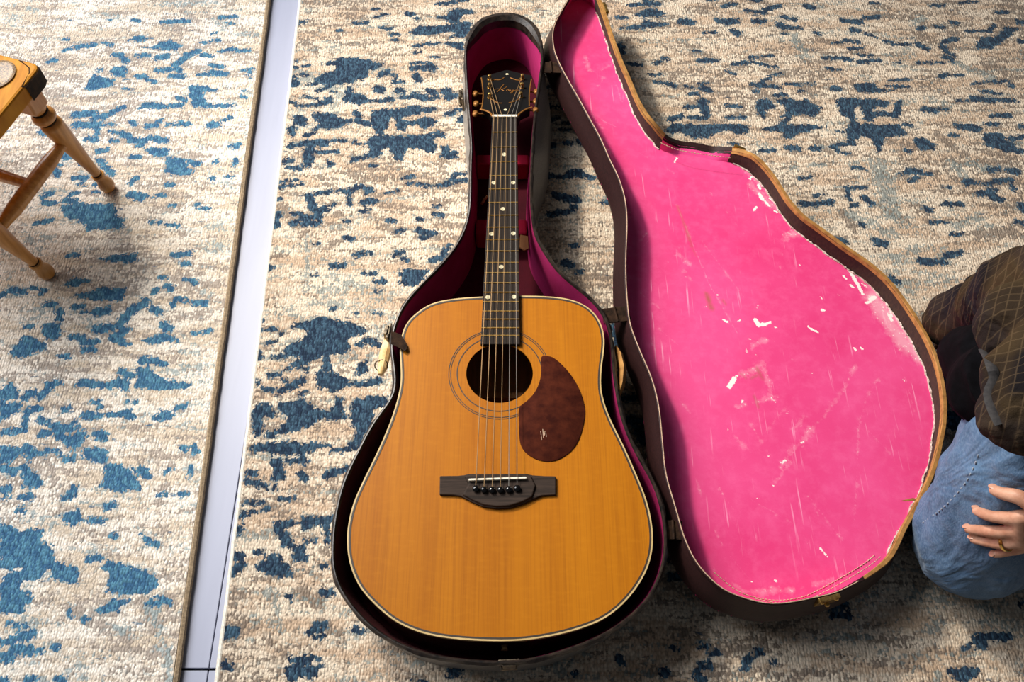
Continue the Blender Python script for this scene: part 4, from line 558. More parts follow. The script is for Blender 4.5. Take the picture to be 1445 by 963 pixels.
lid_hw([(0.4006,0.2993,0.0958)][0]); lid_hw([(0.3917,1.0624,0.0857)][0], .7); lid_hw([(0.1706,1.3984,0.1)][0], .9)

# ------------------------------------------------------------------ guitar
gtr = thing('guitar', 'amber spruce acoustic guitar with tortoise pickguard lying in the open case', 'guitar', (-.01, .45, .013))
OUT0 = [(-0.0164,0.7394,0.12),(-0.0434,0.7382,0.12),(-0.0834,0.7349,0.12),(-0.1176,0.7269,0.12),(-0.1393,0.7114,0.12),(-0.1552,0.6916,0.12),(-0.161,0.6689,0.12),(-0.1622,0.6494,0.12),(-0.1594,0.6215,0.12),(-0.1575,0.5942,0.12),(-0.1611,0.5641,0.12),(-0.1696,0.5282,0.12),(-0.1816,0.4913,0.12),(-0.1912,0.4655,0.12),(-0.199,0.4453,0.12),(-0.2088,0.4156,0.12),(-0.2132,0.3867,0.12),(-0.2125,0.3607,0.12),(-0.2061,0.3328,0.12),(-0.1921,0.3055,0.12),(-0.1727,0.2848,0.12),(-0.1475,0.2644,0.12),(-0.1206,0.2516,0.12),(-0.0937,0.2444,0.12),(-0.0586,0.2402,0.12),(-0.018,0.2385,0.12),(0.0152,0.2397,0.12),(0.0534,0.2456,0.12),(0.0885,0.255,0.12),(0.1171,0.2673,0.12),(0.141,0.2861,0.12),(0.1602,0.3085,0.12),(0.1741,0.3327,0.12),(0.1815,0.3606,0.12),(0.182,0.3891,0.12),(0.177,0.4217,0.12),(0.1666,0.4554,0.12),(0.1521,0.4969,0.12),(0.1382,0.5314,0.12),(0.1292,0.5608,0.12),(0.1256,0.5874,0.12),(0.1281,0.6181,0.12),(0.1329,0.6464,0.12),(0.1345,0.666,0.12),(0.1315,0.6882,0.12),(0.1224,0.7084,0.12),(0.1059,0.7248,0.12),(0.0809,0.7349,0.12),(0.0492,0.7389,0.12),(0.0122,0.7399,0.12)]
NO = 220
OUT = ssmooth(resample(OUT0, NO), 2); ON = outward(OUT)
HC_ = V((-0.0177,0.6095,0.12)); HR = .0475
def ngon_with_hole(outer, hole, name, mat, parent, label=None):
    bm = bmesh.new(); base = V((0, 0, 0)); q = parent
    while q is not None: base = base + V(q.location); q = q.parent
    es = []
    for L in (outer, hole):
        vs = [bm.verts.new(tuple(V(p) - base)) for p in L]
        es += [bm.edges.new((vs[i], vs[(i + 1) % len(vs)])) for i in range(len(vs))]
    bmesh.ops.triangle_fill(bm, edges=es, use_beauty=True)
    hc = np.mean([V(p) for p in hole], 0) - base; rad = np.linalg.norm(V(hole[0]) - base - hc)
    bmesh.ops.delete(bm, geom=[f for f in bm.faces if np.linalg.norm(V(f.calc_center_median()) - hc) < rad * .97], context='FACES_ONLY')
    bmesh.ops.recalc_face_normals(bm, faces=bm.faces[:])
    if sum(f.normal.z for f in bm.faces) < 0: bmesh.ops.reverse_faces(bm, faces=bm.faces[:])
    ext = bmesh.ops.extrude_face_region(bm, geom=bm.faces[:]); bmesh.ops.translate(bm, verts=[e for e in ext['geom'] if isinstance(e, bmesh.types.BMVert)], vec=(0, 0, -.0025))
    bmesh.ops.recalc_face_normals(bm, faces=bm.faces[:])
    me = bpy.data.meshes.new(name); bm.to_mesh(me); bm.free()
    return link(name, me, mat, parent, False, label=label)
circ = lambda c, r, n, z=None: [V((c[0] + r * math.cos(2 * math.pi * k / n), c[1] + r * math.sin(2 * math.pi * k / n), c[2] if z is None else z)) for k in range(n)]
ngon_with_hole(off(OUT, ON, -.0022, ZG), circ(HC_, HR, 72), 'soundboard', M['top'], gtr)
def band(P, N, d0, d1, z0, z1, name, mat, parent):
    b = MB(); b.loft([off(P, N, d1, z0), off(P, N, d0, z0), off(P, N, d0, z1), off(P, N, d1, z1), off(P, N, d1, z0)], True); return b.build(name, mat, parent, True, 30)
band(OUT, ON, 0, -.0020, ZG - .006, ZG + .0005, 'binding', M['cream'], gtr)
band(OUT, ON, -.0020, -.0045, ZG - .002, ZG + .0004, 'purfling', M['purf'], gtr)
b = MB(); b.loft([off(OUT, ON, -.001, ZG - .006), off(OUT, ON, -.0012, ZG - .05), off(OUT, ON, -.002, .022), off(OUT, ON, -.006, .0145)], True, False, True); b.build('body_sides_and_back', M['mahogany'], gtr, label='dark glossy mahogany sides and back')
b = MB(); b.add(off(OUT, ON, -.008, .0175), [tuple(range(NO))]); b.box((HC_[0], HC_[1] + .008, .026), (.27, .009, .014)); b.build('inner_brace', M['inner_wood'], gtr, False, label='pale brace seen inside the sound hole')
for r, w in ((.0605, .0007), (.0698, .0005), (.0724, .0005)):
    b = MB(); b.loft([circ(HC_, r - w, 80, ZG), circ(HC_, r - w, 80, ZG + .00035), circ(HC_, r + w, 80, ZG + .00035), circ(HC_, r + w, 80, ZG)], True); b.build('rosette_ring', M['purf'], gtr)
PG = ssmooth(resample([(0.042,0.6354,0.12),(0.0474,0.637,0.12),(0.0586,0.6342,0.12),(0.0719,0.6215,0.12),(0.0851,0.6032,0.12),(0.095,0.5818,0.12),(0.1009,0.5575,0.12),(0.1007,0.5401,0.12),(0.0953,0.5169,0.12),(0.0867,0.497,0.12),(0.0733,0.483,0.12),(0.0575,0.4747,0.12),(0.042,0.4742,0.12),(0.0264,0.4802,0.12),(0.0149,0.4913,0.12),(0.0104,0.5055,0.12),(0.0093,0.5342,0.12),(0.0101,0.5547,0.12),(0.0181,0.5621,0.12),(0.0304,0.5756,0.12),(0.0386,0.5937,0.12),(0.0416,0.6123,0.12)], 110), 1)
b = MB(); PN = outward(PG); b.loft([off(PG, PN, 0, ZG), off(PG, PN, 0, ZG + .0012), off(PG, PN, -.001, ZG + .0018)], True, False, True); pg = b.build('pickguard', M['pickguard'], gtr, label='dark tortoise teardrop pickguard')
b = MB()
for q in ([(0.0394,0.5178,0.1219),(0.0406,0.5051,0.1219)], [(0.0423,0.5209,0.1219),(0.0431,0.5072,0.1219)], [(0.0452,0.5178,0.1219),(0.0446,0.5114,0.1219)], [(0.0466,0.5146,0.1219),(0.047,0.5093,0.1219)]): b.tube(q, .0004, 5)
b.build('pick_scratch', M['thread'], pg)
# bridge
BO = np.array([(-0.0957,0.4254,0.124),(-0.0963,0.4518,0.124),(-0.0846,0.452,0.124),(-0.0726,0.4521,0.124),(-0.064,0.4531,0.124),(-0.0569,0.4548,0.124),(-0.0402,0.4548,0.124),(-0.0238,0.4548,0.124),(-0.0024,0.4548,0.124),(0.0194,0.4548,0.124),(0.0279,0.4528,0.124),(0.043,0.4518,0.124),(0.0583,0.4515,0.124),(0.0577,0.4254,0.124),(0.0482,0.425,0.124),(0.0392,0.4243,0.124),(0.0275,0.4194,0.124),(0.0135,0.4126,0.124),(-0.0034,0.4074,0.124),(-0.0204,0.4064,0.124),(-0.0376,0.4089,0.124),(-0.0531,0.4157,0.124),(-0.0677,0.4235,0.124),(-0.0775,0.425,0.124),(-0.0865,0.4252,0.124)])
bx0, bx1 = BO[:, 0].min(), BO[:, 0].max(); bcx = (bx0 + bx1) / 2
b = MB(); b.loft([[V((p[0], p[1], ZG)) for p in BO], [V((p[0], p[1], ZG + .0045)) for p in BO]], True, False, True)
brg = b.build('bridge', M['bridge'], gtr, False, bevel=.0012)
CO = np.array([(-0.0637,0.4515,0.126),(-0.0553,0.453,0.126),(0.0184,0.453,0.126),(0.026,0.451,0.126),(0.0324,0.4371,0.126),(0.0275,0.4213,0.126),(0.0135,0.4139,0.126),(-0.0034,0.4086,0.126),(-0.0204,0.4077,0.126),(-0.0376,0.4102,0.126),(-0.053,0.4169,0.126),(-0.0658,0.4242,0.126),(-0.0587,0.439,0.126)])
b = MB(); cc = CO.mean(0); b.loft([[V((p[0], p[1], ZG + .0040)) for p in CO], [V((cc[0] + (p[0] - cc[0]) * .965, cc[1] + (p[1] - cc[1]) * .96, ZG + .0076)) for p in CO]], True, False, True)
b.build('bridge_crown', M['bridge'], brg, False, bevel=.0012)
s0, s1 = V((-0.0572,0.4436,0.131)), V((0.0192,0.4463,0.131))
b = MB(); d_ = (s1 - s0) / np.linalg.norm(s1 - s0); b.box((s0 + s1) / 2 - V((0, 0, .0016)), (np.linalg.norm(s1 - s0), .0028, .005), (d_, np.cross(V((0, 0, 1)), d_), V((0, 0, 1)))); b.build('saddle', M['bone'], brg, False, bevel=.0006)
pins = [(-0.0477,0.4315,0.1315),(-0.0368,0.4302,0.1315),(-0.0262,0.4298,0.1315),(-0.0152,0.43,0.1315),(-0.0042,0.4304,0.1315),(0.0067,0.432,0.1315)]
for p in pins:
    b = MB(); b.lathe(V(p) - V((0, 0, .003)), [(0, .0032), (.001, .0046), (.003, .0045), (.0045, .0032), (.0052, .001)], n=14); b.build('bridge_pin', M['pin'], brg)
# neck, fretboard
FZ = ZG + .006
fb = [[(-0.033,1.0928,0.126)][0], [(0.0087,1.0936,0.126)][0], [(0.0116,0.6531,0.126)][0], [(-0.0454,0.6531,0.126)][0]]
fL = lambda t: V(fb[0]) * (1 - t) + V(fb[3]) * t
fR = lambda t: V(fb[1]) * (1 - t) + V(fb[2]) * t
neckn = 16; rings = []
jt = (fb[0][1] - (-0.0164,0.7394,0.12)[1]) / (fb[0][1] - fb[3][1])
for k in range(neckn + 1):
    t = k / neckn * jt; a, c_ = fL(t), fR(t); dep = .019 + .004 * k / neckn + (.05 * max(0, (k - 13) / 3) ** 2)
    m_ = (a + c_) / 2; w = (c_ - a) / 2
    rings.append([m_ + w * math.cos(math.pi * j / 10) + V((0, 0, -.0045 - dep * math.sin(math.pi * j / 10))) for j in range(11)])
b = MB(); b.loft(rings, True, True, True); b.build('neck', M['neck'], gtr)
b = MB(); b.loft([[V(p) - V((0, 0, .0058)) for p in fb], [V(p) for p in fb]], True, True, True); fbo = b.build('fretboard', M['ebony'], gtr, False, bevel=.0006)
FY = [(-0.0124,1.0585,0.1265), (-0.0122,1.026,0.1265), (-0.0133,0.9948,0.1265), (-0.0131,0.9658,0.1265), (-0.0141,0.9381,0.1265), (-0.014,0.9111,0.1265), (-0.015,0.8857,0.1265), (-0.0149,0.8622,0.1265), (-0.0148,0.8387,0.1265), (-0.0157,0.817,0.1265), (-0.0156,0.7957,0.1265), (-0.0155,0.7772,0.1265), (-0.0165,0.7589,0.1265), (-0.0164,0.7418,0.1265), (-0.0163,0.7255,0.1265), (-0.0162,0.7089,0.1265), (-0.0171,0.6951,0.1265), (-0.017,0.6804,0.1265), (-0.0169,0.6675,0.1265)]
for q in FY:
    t = (fb[0][1] - q[1]) / (fb[0][1] - fb[3][1]); b = MB(); b.tube([fL(t) + V((.0005, 0, .0003)), fR(t) + V((-.0005, 0, .0003))], .0011, 6); b.build('fret', M['fret'], fbo)
for q in [(-0.0128,1.0109,0.1262),(-0.0292,0.9517,0.1262),(0.002,0.9517,0.1262),(-0.0144,0.8985,0.1262),(-0.0318,0.8501,0.1262),(0.0022,0.8508,0.1262),(-0.0163,0.788,0.1262),(-0.0358,0.7335,0.1262),(0.0032,0.7342,0.1262)]:
    b = MB(); b.lathe(V(q) - V((0, 0, .0012)), [(0, .0036), (.0014, .0036)], n=18); b.build('position_marker', M['pearl'], fbo)
n0, n1 = V((-0.033,1.0931,0.1262)), V((0.0089,1.0941,0.1262)); b = MB(); b.box((n0 + n1) / 2, (np.linalg.norm(n1 - n0), .0045, .006)); b.build('nut', M['bone'], gtr, False, bevel=.0006)
# headstock, tilted back
HN = V((0,0.2079,0.9781))
HS = resample([(-0.0328,1.0925,0.1246),(-0.036,1.1046,0.1221),(-0.0427,1.1128,0.1203),(-0.0525,1.1179,0.1192),(-0.0505,1.1386,0.1148),(-0.05,1.1605,0.1102),(-0.0521,1.1899,0.1039),(-0.0551,1.2164,0.0983),(-0.041,1.222,0.0971),(-0.0254,1.2294,0.0955),(-0.0184,1.2332,0.0947),(-0.0089,1.2371,0.0939),(-0.0006,1.2337,0.0946),(0.0092,1.2294,0.0955),(0.0221,1.2231,0.0969),(0.0346,1.2175,0.0981),(0.0315,1.1899,0.1039),(0.0296,1.1605,0.1102),(0.0296,1.1386,0.1148),(0.0299,1.121,0.1186),(0.0211,1.1138,0.1201),(0.0132,1.1056,0.1219),(0.0089,1.0925,0.1246)], 90)
b = MB(); b.prism([V(p) for p in HS], tuple(HN * 0), tuple(-HN * .016)); hs = b.build('headstock', M['black'], gtr, True, 30, label='black lacquered headstock with gold trim')
def trim(pts, r=.0010, name='gold_trim'):
    b = MB(); b.tube([p + HN * .0006 for p in resample(pts, 24, False)], r, 6, flat=.5); b.build(name, M['gold'], hs)
trim([(-0.0329,1.0965,0.1238),(-0.0366,1.1056,0.1219),(-0.0427,1.1117,0.1206),(-0.0512,1.1158,0.1197),(-0.0537,1.1179,0.1192)], .0017); trim([(0.009,1.0965,0.1238),(0.0132,1.1046,0.1221),(0.0199,1.1128,0.1203),(0.0284,1.1199,0.1188),(0.0344,1.122,0.1184)], .0017)
trim([(-0.0542,1.2119,0.0993),(-0.0519,1.1899,0.1039),(-0.0499,1.1618,0.1099),(-0.0504,1.1344,0.1157),(-0.052,1.1179,0.1192)]); trim([(0.0345,1.2075,0.1002),(0.032,1.1855,0.1049),(0.0301,1.1597,0.1104),(0.0297,1.1261,0.1175)])
trim([(-0.0388,1.2019,0.1014),(-0.0307,1.2053,0.1007),(-0.0207,1.2053,0.1007),(-0.0141,1.2119,0.0993)]); trim([(-0.0031,1.2119,0.0993),(0.0069,1.2053,0.1007),(0.0169,1.203,0.1011)])
trim([(-0.0385,1.148,0.1128),(-0.0311,1.1428,0.114),(-0.0249,1.1355,0.1155),(-0.017,1.1344,0.1157)]); trim([(-0.0055,1.1355,0.1155),(0.0018,1.1386,0.1148),(0.0079,1.1428,0.114),(0.0134,1.148,0.1128)])
# the script maker's name in gold
trim([(-0.0297,1.1758,0.1069),(-0.0254,1.1768,0.1067),(-0.0192,1.1764,0.1068),(-0.0136,1.1704,0.1081)], .0007, 'script_lettering'); trim([(-0.0146,1.1903,0.1039),(-0.0186,1.1822,0.1056),(-0.0228,1.1725,0.1076),(-0.0259,1.1672,0.1088)], .0008, 'script_lettering'); trim([(-0.0087,1.1844,0.1051),(-0.0142,1.1779,0.1065),(-0.0186,1.1768,0.1067)], .0007, 'script_lettering')
trim([(-0.0056,1.1747,0.1072),(-0.0083,1.1751,0.1071),(-0.0093,1.1714,0.1079),(-0.0068,1.1704,0.1081),(-0.0051,1.1742,0.1073),(-0.0046,1.1704,0.1081),(-0.0025,1.1721,0.1077)], .0007, 'script_lettering'); trim([(-0.0025,1.1742,0.1073),(-0.0019,1.1704,0.1081),(0.0006,1.1712,0.1079),(0.0021,1.1747,0.1072),(0.0018,1.1693,0.1083),(-0.0006,1.1639,0.1095),(-0.0025,1.165,0.1092),(0.0006,1.1691,0.1084),(0.0068,1.1734,0.1075),(0.0117,1.173,0.1075)], .0007, 'script_lettering')
for q in [(-0.0088,1.2235,0.0968),(-0.0114,1.1154,0.1198)]:
    b = MB(); b.lathe(V(q) - HN * .001, [(0, .0027), (.0014, .0027)], HN, 14); b.build('pearl_inlay', M['pearl'], hs)
posts = [(-0.0397,1.2075,0.1002),(-0.0393,1.1812,0.1058),(-0.0385,1.1512,0.1122),(0.0182,1.2086,0.1),(0.0172,1.1816,0.1057),(0.0153,1.1533,0.1117)]; btns = [(-0.0641,1.1747,0.1072),(-0.0619,1.1449,0.1135),(-0.0625,1.1158,0.1197),(0.0428,1.1812,0.1058),(0.0412,1.1512,0.1122),(0.0405,1.1261,0.1175)]
for k in range(6):
    p = V(posts[k]); b = MB(); b.lathe(p, [(0, .0045), (.001, .0045), (.0012, .003), (.009, .003), (.0095, .002)], HN, 12); t_ = b.build('tuning_post', M['brass'], hs)
    q = V(btns[k]) - HN * .008; e = V((p[0], q[1], q[2]))
    b = MB(); b.tube([e, q], .0016, 6); b.ball(q, .0062, 10, 6, (.9, 1.15, .7)); b.build('tuning_button', M['gold'], hs)
# strings
ns = [(-0.0303,1.09,0.1298),(-0.0232,1.09,0.1298),(-0.0163,1.09,0.1298),(-0.0091,1.09,0.1298),(-0.0018,1.09,0.1298),(0.0053,1.09,0.1298)]; sd = [(-0.0473,0.4438,0.1338),(-0.0363,0.444,0.1338),(-0.0257,0.4443,0.1338),(-0.0152,0.4445,0.1338),(-0.0042,0.4448,0.1338),(0.0067,0.445,0.1338)]
for k in range(6):
    pp = V(posts[(2, 1, 0, 3, 4, 5)[k]]) + HN * .006; r = (.00068, .00060, .00054, .00050, .00046, .00042)[k]
    b = MB(); b.tube([V(pins[k]) + V((0, .004, .000)), V(sd[k]), V(ns[k]), pp], r, 6); b.build('string', M['string'] if k < 4 else M['string_plain'], gtr)
ep = V((-0.0094,0.2369,0.075)); b = MB(); b.tube([ep + V((0, .02, 0)), ep + V((0, .004, 0)), ep], [.003, .003, .0045], 10, up=(1, 0, 0)); b.build('end_pin', M['cream'], gtr)

# ------------------------------------------------------------------ footstool
M['pine'] = streaky('honey_pine', lin(172, 108, 20), lin(200, 138, 38), 90, (1, .12, .12), .6, spec=.15)
M['pine_leg'] = streaky('honey_pine_leg', lin(182, 118, 50), lin(212, 150, 76), 120, (1, 1, .08), .35, .15)
M['worn_dark'] = speckled('dark_worn_edge', lin(26, 17, 11), lin(56, 37, 20), 120, .7, spec=.15)
M['medallion'] = speckled('engraved_brown', lin(58, 40, 24), lin(176, 140, 92), 420, .4)
F1, F2 = V((-0.7132,1.0429,0.0006)), V((-0.7735,0.8584,0.0006))
sdir = (F1 - F2) / np.linalg.norm(F1 - F2); wdir = np.cross(V((0, 0, 1)), sdir); wdir = wdir if wdir[0] < 0 else -wdir
ST = .285
stool = thing('footstool', 'small honey pine stool with turned legs and dark worn corners at left edge', 'stool', tuple((F1 + F2) / 2 + wdir * .12))
W = .25
corner = V((-0.7094,1.0478,0.285)); s_top = corner; lenS = np.linalg.norm(F1 - F2) + .075
so = [corner, corner - sdir * lenS, corner - sdir * lenS + wdir * (W + .06), corner + wdir * (W + .06)]
oc = []
for k in range(4):
    p, a, c_ = so[k], so[k - 1], so[(k + 1) % 4]; r = .014
    e1 = (a - p) / np.linalg.norm(a - p); e2 = (c_ - p) / np.linalg.norm(c_ - p)
    for j in range(5):
        an = j / 4 * math.pi / 2; oc.append(p + e1 * r * (1 - math.sin(an)) + e2 * r * (1 - math.cos(an)))
b = MB(); b.prism(oc, (0, 0, 0), (0, 0, -.030)); seat = b.build('seat', M['pine'], stool, False, bevel=.004)
b = MB()
ring_o = [corner + (-sdir) * x + wdir * y for x, y in ((.046, -.0012), (.014, -.0012), (.003, .003), (-.0012, .014), (-.0012, .034))]
ring_i = [corner + (-sdir) * x + wdir * y for x, y in ((.050, .002), (.022, .007), (.013, .013), (.009, .021), (.003, .038))]
b.loft([[p + V((0, 0, -.031)) for p in ring_o], [p + V((0, 0, -.004)) for p in ring_o], [p + V((0, 0, .0006)) for p in ring_i]], False); b.build('worn_corner', M['worn_dark'], seat)
mc = V((-0.7685,1.0246,0.286)); b = MB()
b.loft([[mc + sdir * .030 * k_ * math.cos(a) + wdir * .026 * k_ * math.sin(a) + V((0, 0, h)) for a in np.linspace(0, 2 * math.pi, 32, endpoint=False)] for k_, h in ((1, -.001), (1, .0014), (.9, .0022), (.85, .0012))], True, False, True); b.build('oval_medallion', M['medallion'], seat, label='engraved oval medallion')
legs = [F1, F2, F1 + wdir * W, F2 + wdir * W]
tops = [corner - sdir * .034 + wdir * .030, corner - sdir * (lenS - .034) + wdir * .030]
tops = [V((p[0], p[1], 0)) for p in tops]; tops += [p + wdir * W for p in tops]
tops[2] = legs[2] + (tops[0] - F1) * .6; tops[3] = legs[3] + (tops[1] - F2) * .6
for F_, T_ in zip(legs, tops):
    top = V((T_[0], T_[1], ST - .03)); ax = top - F_; L = np.linalg.norm(ax); ax /= L
    prof = [(0, .0090), (.005, .0126), (.014, .0138), (.024, .0112), (.031, .0076), (.034, .0074), (.036, .0112), (.041, .0112), (.043, .0078), (.07, .0096), (.11, .0132), (.155, .0172), (.178, .0184), (.184, .0172), (.187, .0118), (.191, .0118), (.195, .0180), (.200, .0196), (.206, .0180), (.210, .0118), (.214, .0118), (.218, .0150), (.226, .0150)]
    prof = [(h * L / .262, r) for h, r in prof]
    b = MB(); b.lathe(F_, prof, ax, 22); lg = b.build('leg', M['pine_leg'], stool, True, 50)
    b = MB(); b.box(top - ax * (L * .075), (.034, .034, L * .15), (sdir, wdir, V((0, 0, 1)))); b.build('leg_block', M['pine_leg'], lg, False, bevel=.003)
    for h in (.189, .212, .044):
        b = MB(); b.lathe(F_ + ax * (h - .0012) * L / .262, [(0, .0135 if h > .1 else .0086), (.0024, .0135 if h > .1 else .0086)], ax, 22); b.build('burnt_groove', M['worn_dark'], lg)
leg_at = lambda k, h: legs[k] + (V((tops[k][0], tops[k][1], ST - .03)) - legs[k]) * h / (ST - .03)
def stretcher(a, c_, r0=.0085, r1=.0125):
    P = [a + (c_ - a) * t for t in np.linspace(0, 1, 9)]; b = MB(); b.tube(P, [r0, r0 * 1.15, r1, r1, r1, r1, r1, r0 * 1.15, r0], 14); b.build('stretcher', M['pine_leg'], stool)
stretcher(leg_at(0, .135), leg_at(1, .135)); stretcher(leg_at(2, .135), leg_at(3, .135))
stretcher((leg_at(0, .135) + leg_at(1, .135)) / 2, (leg_at(2, .135) + leg_at(3, .135)) / 2, .0080, .0105)

# ------------------------------------------------------------------ the kneeling person
per = thing('person', 'kneeling person in dark plaid shirt and blue jeans, ringed hand on thigh', 'person', (.75, .47, 0))
def denim():
    m = Mat('washed_denim', .9, spec=.1, sheen=.1)
    big = m.noise(9, 4, .6); fold = m.noise(14, 3, .55, m.map((1, 1, .35), rot=(.2, .5, .3)), 1.0); tw = m.noise(900, 2, .5, m.map((1, .3, .3), rot=(0, .8, 0)))
    c = m.mix(m.rng(big, .3, .7), lin(38, 60, 90), lin(88, 118, 150)); c = m.mix(m.math('MULTIPLY', m.rng(tw, .4, .7), .3), c, lin(134, 158, 184))
    return m.base(c).bump(m.math('ADD', m.math('MULTIPLY', fold, 8.0), m.math('MULTIPLY', tw, .2)), .003, .8).m
def plaid():
    m = Mat('dark_plaid_cotton', .9, spec=.1)
    wv = m.n('TexNoise', {'Vector': m.co, 'Scale': 9.0, 'Detail': 2.0}).outputs['Color']
    vec = m.n('VectorMath', {0: m.co, 1: m.n('VectorMath', {0: wv, 3: .010}, operation='SCALE').outputs[0]}, operation='ADD').outputs[0]
    u = m.sep(m.map((1, 1, 1), rot=(.3, .2, .5), vec=vec))
    def line(s, f, w, ph=0.0):
        fr = m.math('FRACT', m.math('ADD', m.math('MULTIPLY', s, f), ph)); return m.rng(m.math('ABSOLUTE', m.math('SUBTRACT', fr, .5)), 0.0, w, 1.0, 0.0)
    def bandm(s, f, ph=0.0): return m.rng(m.math('SINE', m.math('ADD', m.math('MULTIPLY', s, f), ph)), -.2, .4)
    c = m.mix(m.math('MULTIPLY', bandm(u[0], 62), .6), lin(20, 17, 19), lin(52, 40, 26))
    c = m.mix(m.math('MULTIPLY', bandm(u[1], 62, 1.0), .5), c, lin(68, 54, 34))
    c = m.mix(m.math('MULTIPLY', bandm(u[2], 55, 2.0), .35), c, lin(34, 30, 38))
    l = m.math('MAXIMUM', line(u[0], 92, .09), line(u[1], 92, .09, .3))
    c = m.mix(m.math('MULTIPLY', l, .22), c, lin(128, 106, 78))
    tw = m.noise(700, 2); fold = m.noise(11, 3, .5, m.map((1, 1, 1)), 1.2)
    return m.base(c).bump(m.math('ADD', m.math('MULTIPLY', fold, 7.0), m.math('MULTIPLY', tw, .25)), .003, .8).m
M['denim'] = denim(); M['plaid'] = plaid()
M['skin'] = (lambda m: m.base(m.mix(m.rng(m.noise(55, 4, .6), .35, .68), lin(176, 124, 98), lin(206, 158, 132))).bump(m.noise(260, 4, .65), .0006, .6))(Mat('skin', .5, spec=.35)).m
bpy.data.materials['skin'].node_tree.nodes['Principled BSDF'].inputs['Subsurface Weight'].default_value = .0
M['hair'] = streaky('brown_grey_hair', lin(52, 42, 36), lin(96, 84, 74), 200, (1, 1, .1), .6)
M['shade_cloth'] = speckled('black_shade_cloth', lin(7, 6, 8), lin(12, 11, 14), 80, .95, spec=.05)  # near-black cloth standing in for shade on the right thigh
M['stitch'] = Mat('denim_thread', .8, lin(150, 160, 172)).m
M['ring'] = Mat('gold_ring', .18, lin(226, 186, 104), metal=1).m
def organic(name, limbs, mat, parent, voxel, smooth=6, label=None, disp=0, dscale=.05):
    """one continuous skin grown around tapered limbs"""
    b = MB()
    for path, rad in limbs:
        P = resample(path, max(8, len(path) * 5), False); R_ = np.interp(np.linspace(0, 1, len(P)), np.linspace(0, 1, len(rad)), rad)
        b.tube(P, list(R_), 14); b.ball(P[0], R_[0], 12, 8); b.ball(P[-1], R_[-1], 12, 8)
    o = b.build(name, mat, parent, True, 180, label=label)
    r = o.modifiers.new('remesh', 'REMESH'); r.mode = 'VOXEL'; r.voxel_size = voxel; r.use_smooth_shade = True
    s = o.modifiers.new('relax', 'SMOOTH'); s.iterations = smooth; s.factor = .5
    if disp:
        tx = bpy.data.textures.new(name + '_folds', 'CLOUDS'); tx.noise_scale = dscale; tx.noise_depth = 2
        d = o.modifiers.new('folds', 'DISPLACE'); d.texture = tx; d.strength = disp; d.mid_level = .5; d.texture_coords = 'LOCAL'
    return o

LK, LM_, LHp = V((.615, .376, .085)), V((.622, .428, .30)), V((.640, .480, .47)); RK, RHp = V((.705, .655, .070)), V((.800, .590, .38))
LAk, RAk = V((1.02, .44, .06)), V((1.06, .69, .06))
jeans = organic('jeans', [([LK, LM_, LHp], [.080, .088, .096, .110]), ([RK, (RK + RHp) / 2, RHp], [.066, .080, .110]), ([LK + V((.01, .005, -.01)), LK * .4 + LAk * .6, LAk], [.074, .062, .052]), ([RK + V((.01, .005, -.005)), RK * .4 + RAk * .6, RAk], [.062, .058, .050]), ([LHp, (LHp + RHp) / 2 + V((.03, 0, .03)), RHp], [.11, .13, .11])], M['denim'], per, .006, 4, 'blue washed denim jeans', .012, .045)
def surf(o, ray):
    dg = bpy.context.evaluated_depsgraph_get(); ev = o.evaluated_get(dg); mi = o.matrix_world.inverted()
    a, e = Vector(ray[0]), Vector(ray[1]); d = (e - a).normalized()
    hit, loc, nor, _ = ev.ray_cast(mi @ a, (mi.to_3x3() @ d))
    if not hit: return V(a + d * (e - a).length * .8), V(-d)
    return V(o.matrix_world @ loc), V(nor)
bpy.context.view_layer.update()
def on(o, rays, lifts):
    out = []
    for r, l in zip(rays, lifts):
        p, n = surf(o, r); out.append(p - l * V((Vector(r[1]) - Vector(r[0])).normalized()))
    return out
# left hand spread on the thigh
wrist = on(jeans, [((0.1583,0.0901,1),(0.7539,0.4294,-0.02))], [.022])[0] + V((.050, .004, .012))
fingers = {
 'index': (on(jeans, [((0.1435,0.0953,1),(0.6837,0.4542,-0.02)), ((0.1468,0.0937,1),(0.6995,0.4466,-0.02)), ((0.151,0.0931,1),(0.7194,0.4434,-0.02)), ((0.1565,0.0931,1),(0.7454,0.4434,-0.02))], [.006, .010, .013, .016]), [.0058, .0068, .0076, .0092]),
 'middle': (on(jeans, [((0.1397,0.0895,1),(0.6653,0.4262,-0.02)), ((0.1437,0.089,1),(0.6844,0.4241,-0.02)), ((0.1481,0.0886,1),(0.7055,0.422,-0.02)), ((0.1554,0.0892,1),(0.7404,0.4251,-0.02))], [.006, .010, .014, .017]), [.0060, .0070, .0078, .0092]),
 'ring': (on(jeans, [((0.1404,0.0862,1),(0.6687,0.4109,-0.02)), ((0.1443,0.0855,1),(0.6872,0.4072,-0.02)), ((0.1488,0.0849,1),(0.7091,0.4046,-0.02)), ((0.1547,0.0859,1),(0.737,0.4093,-0.02))], [.006, .009, .012, .015]), [.0056, .0066, .0074, .0088]),
 'little': (on(jeans, [((0.1458,0.0816,1),(0.6947,0.3889,-0.02)), ((0.1492,0.0824,1),(0.7109,0.3926,-0.02)), ((0.1533,0.0833,1),(0.7304,0.3967,-0.02)), ((0.1574,0.0848,1),(0.7499,0.404,-0.02))], [.006, .009, .011, .013]), [.0054, .0062, .0068, .0080]),
 'thumb': (on(jeans, [((0.1508,0.102,1),(0.7182,0.4861,-0.02)), ((0.1533,0.1009,1),(0.7304,0.4805,-0.02)), ((0.1579,0.0997,1),(0.7521,0.475,-0.02)), ((0.1622,0.0965,1),(0.7729,0.4596,-0.02))], [.006, .009, .011, .014]), [.0064, .0080, .0088, .0110])}
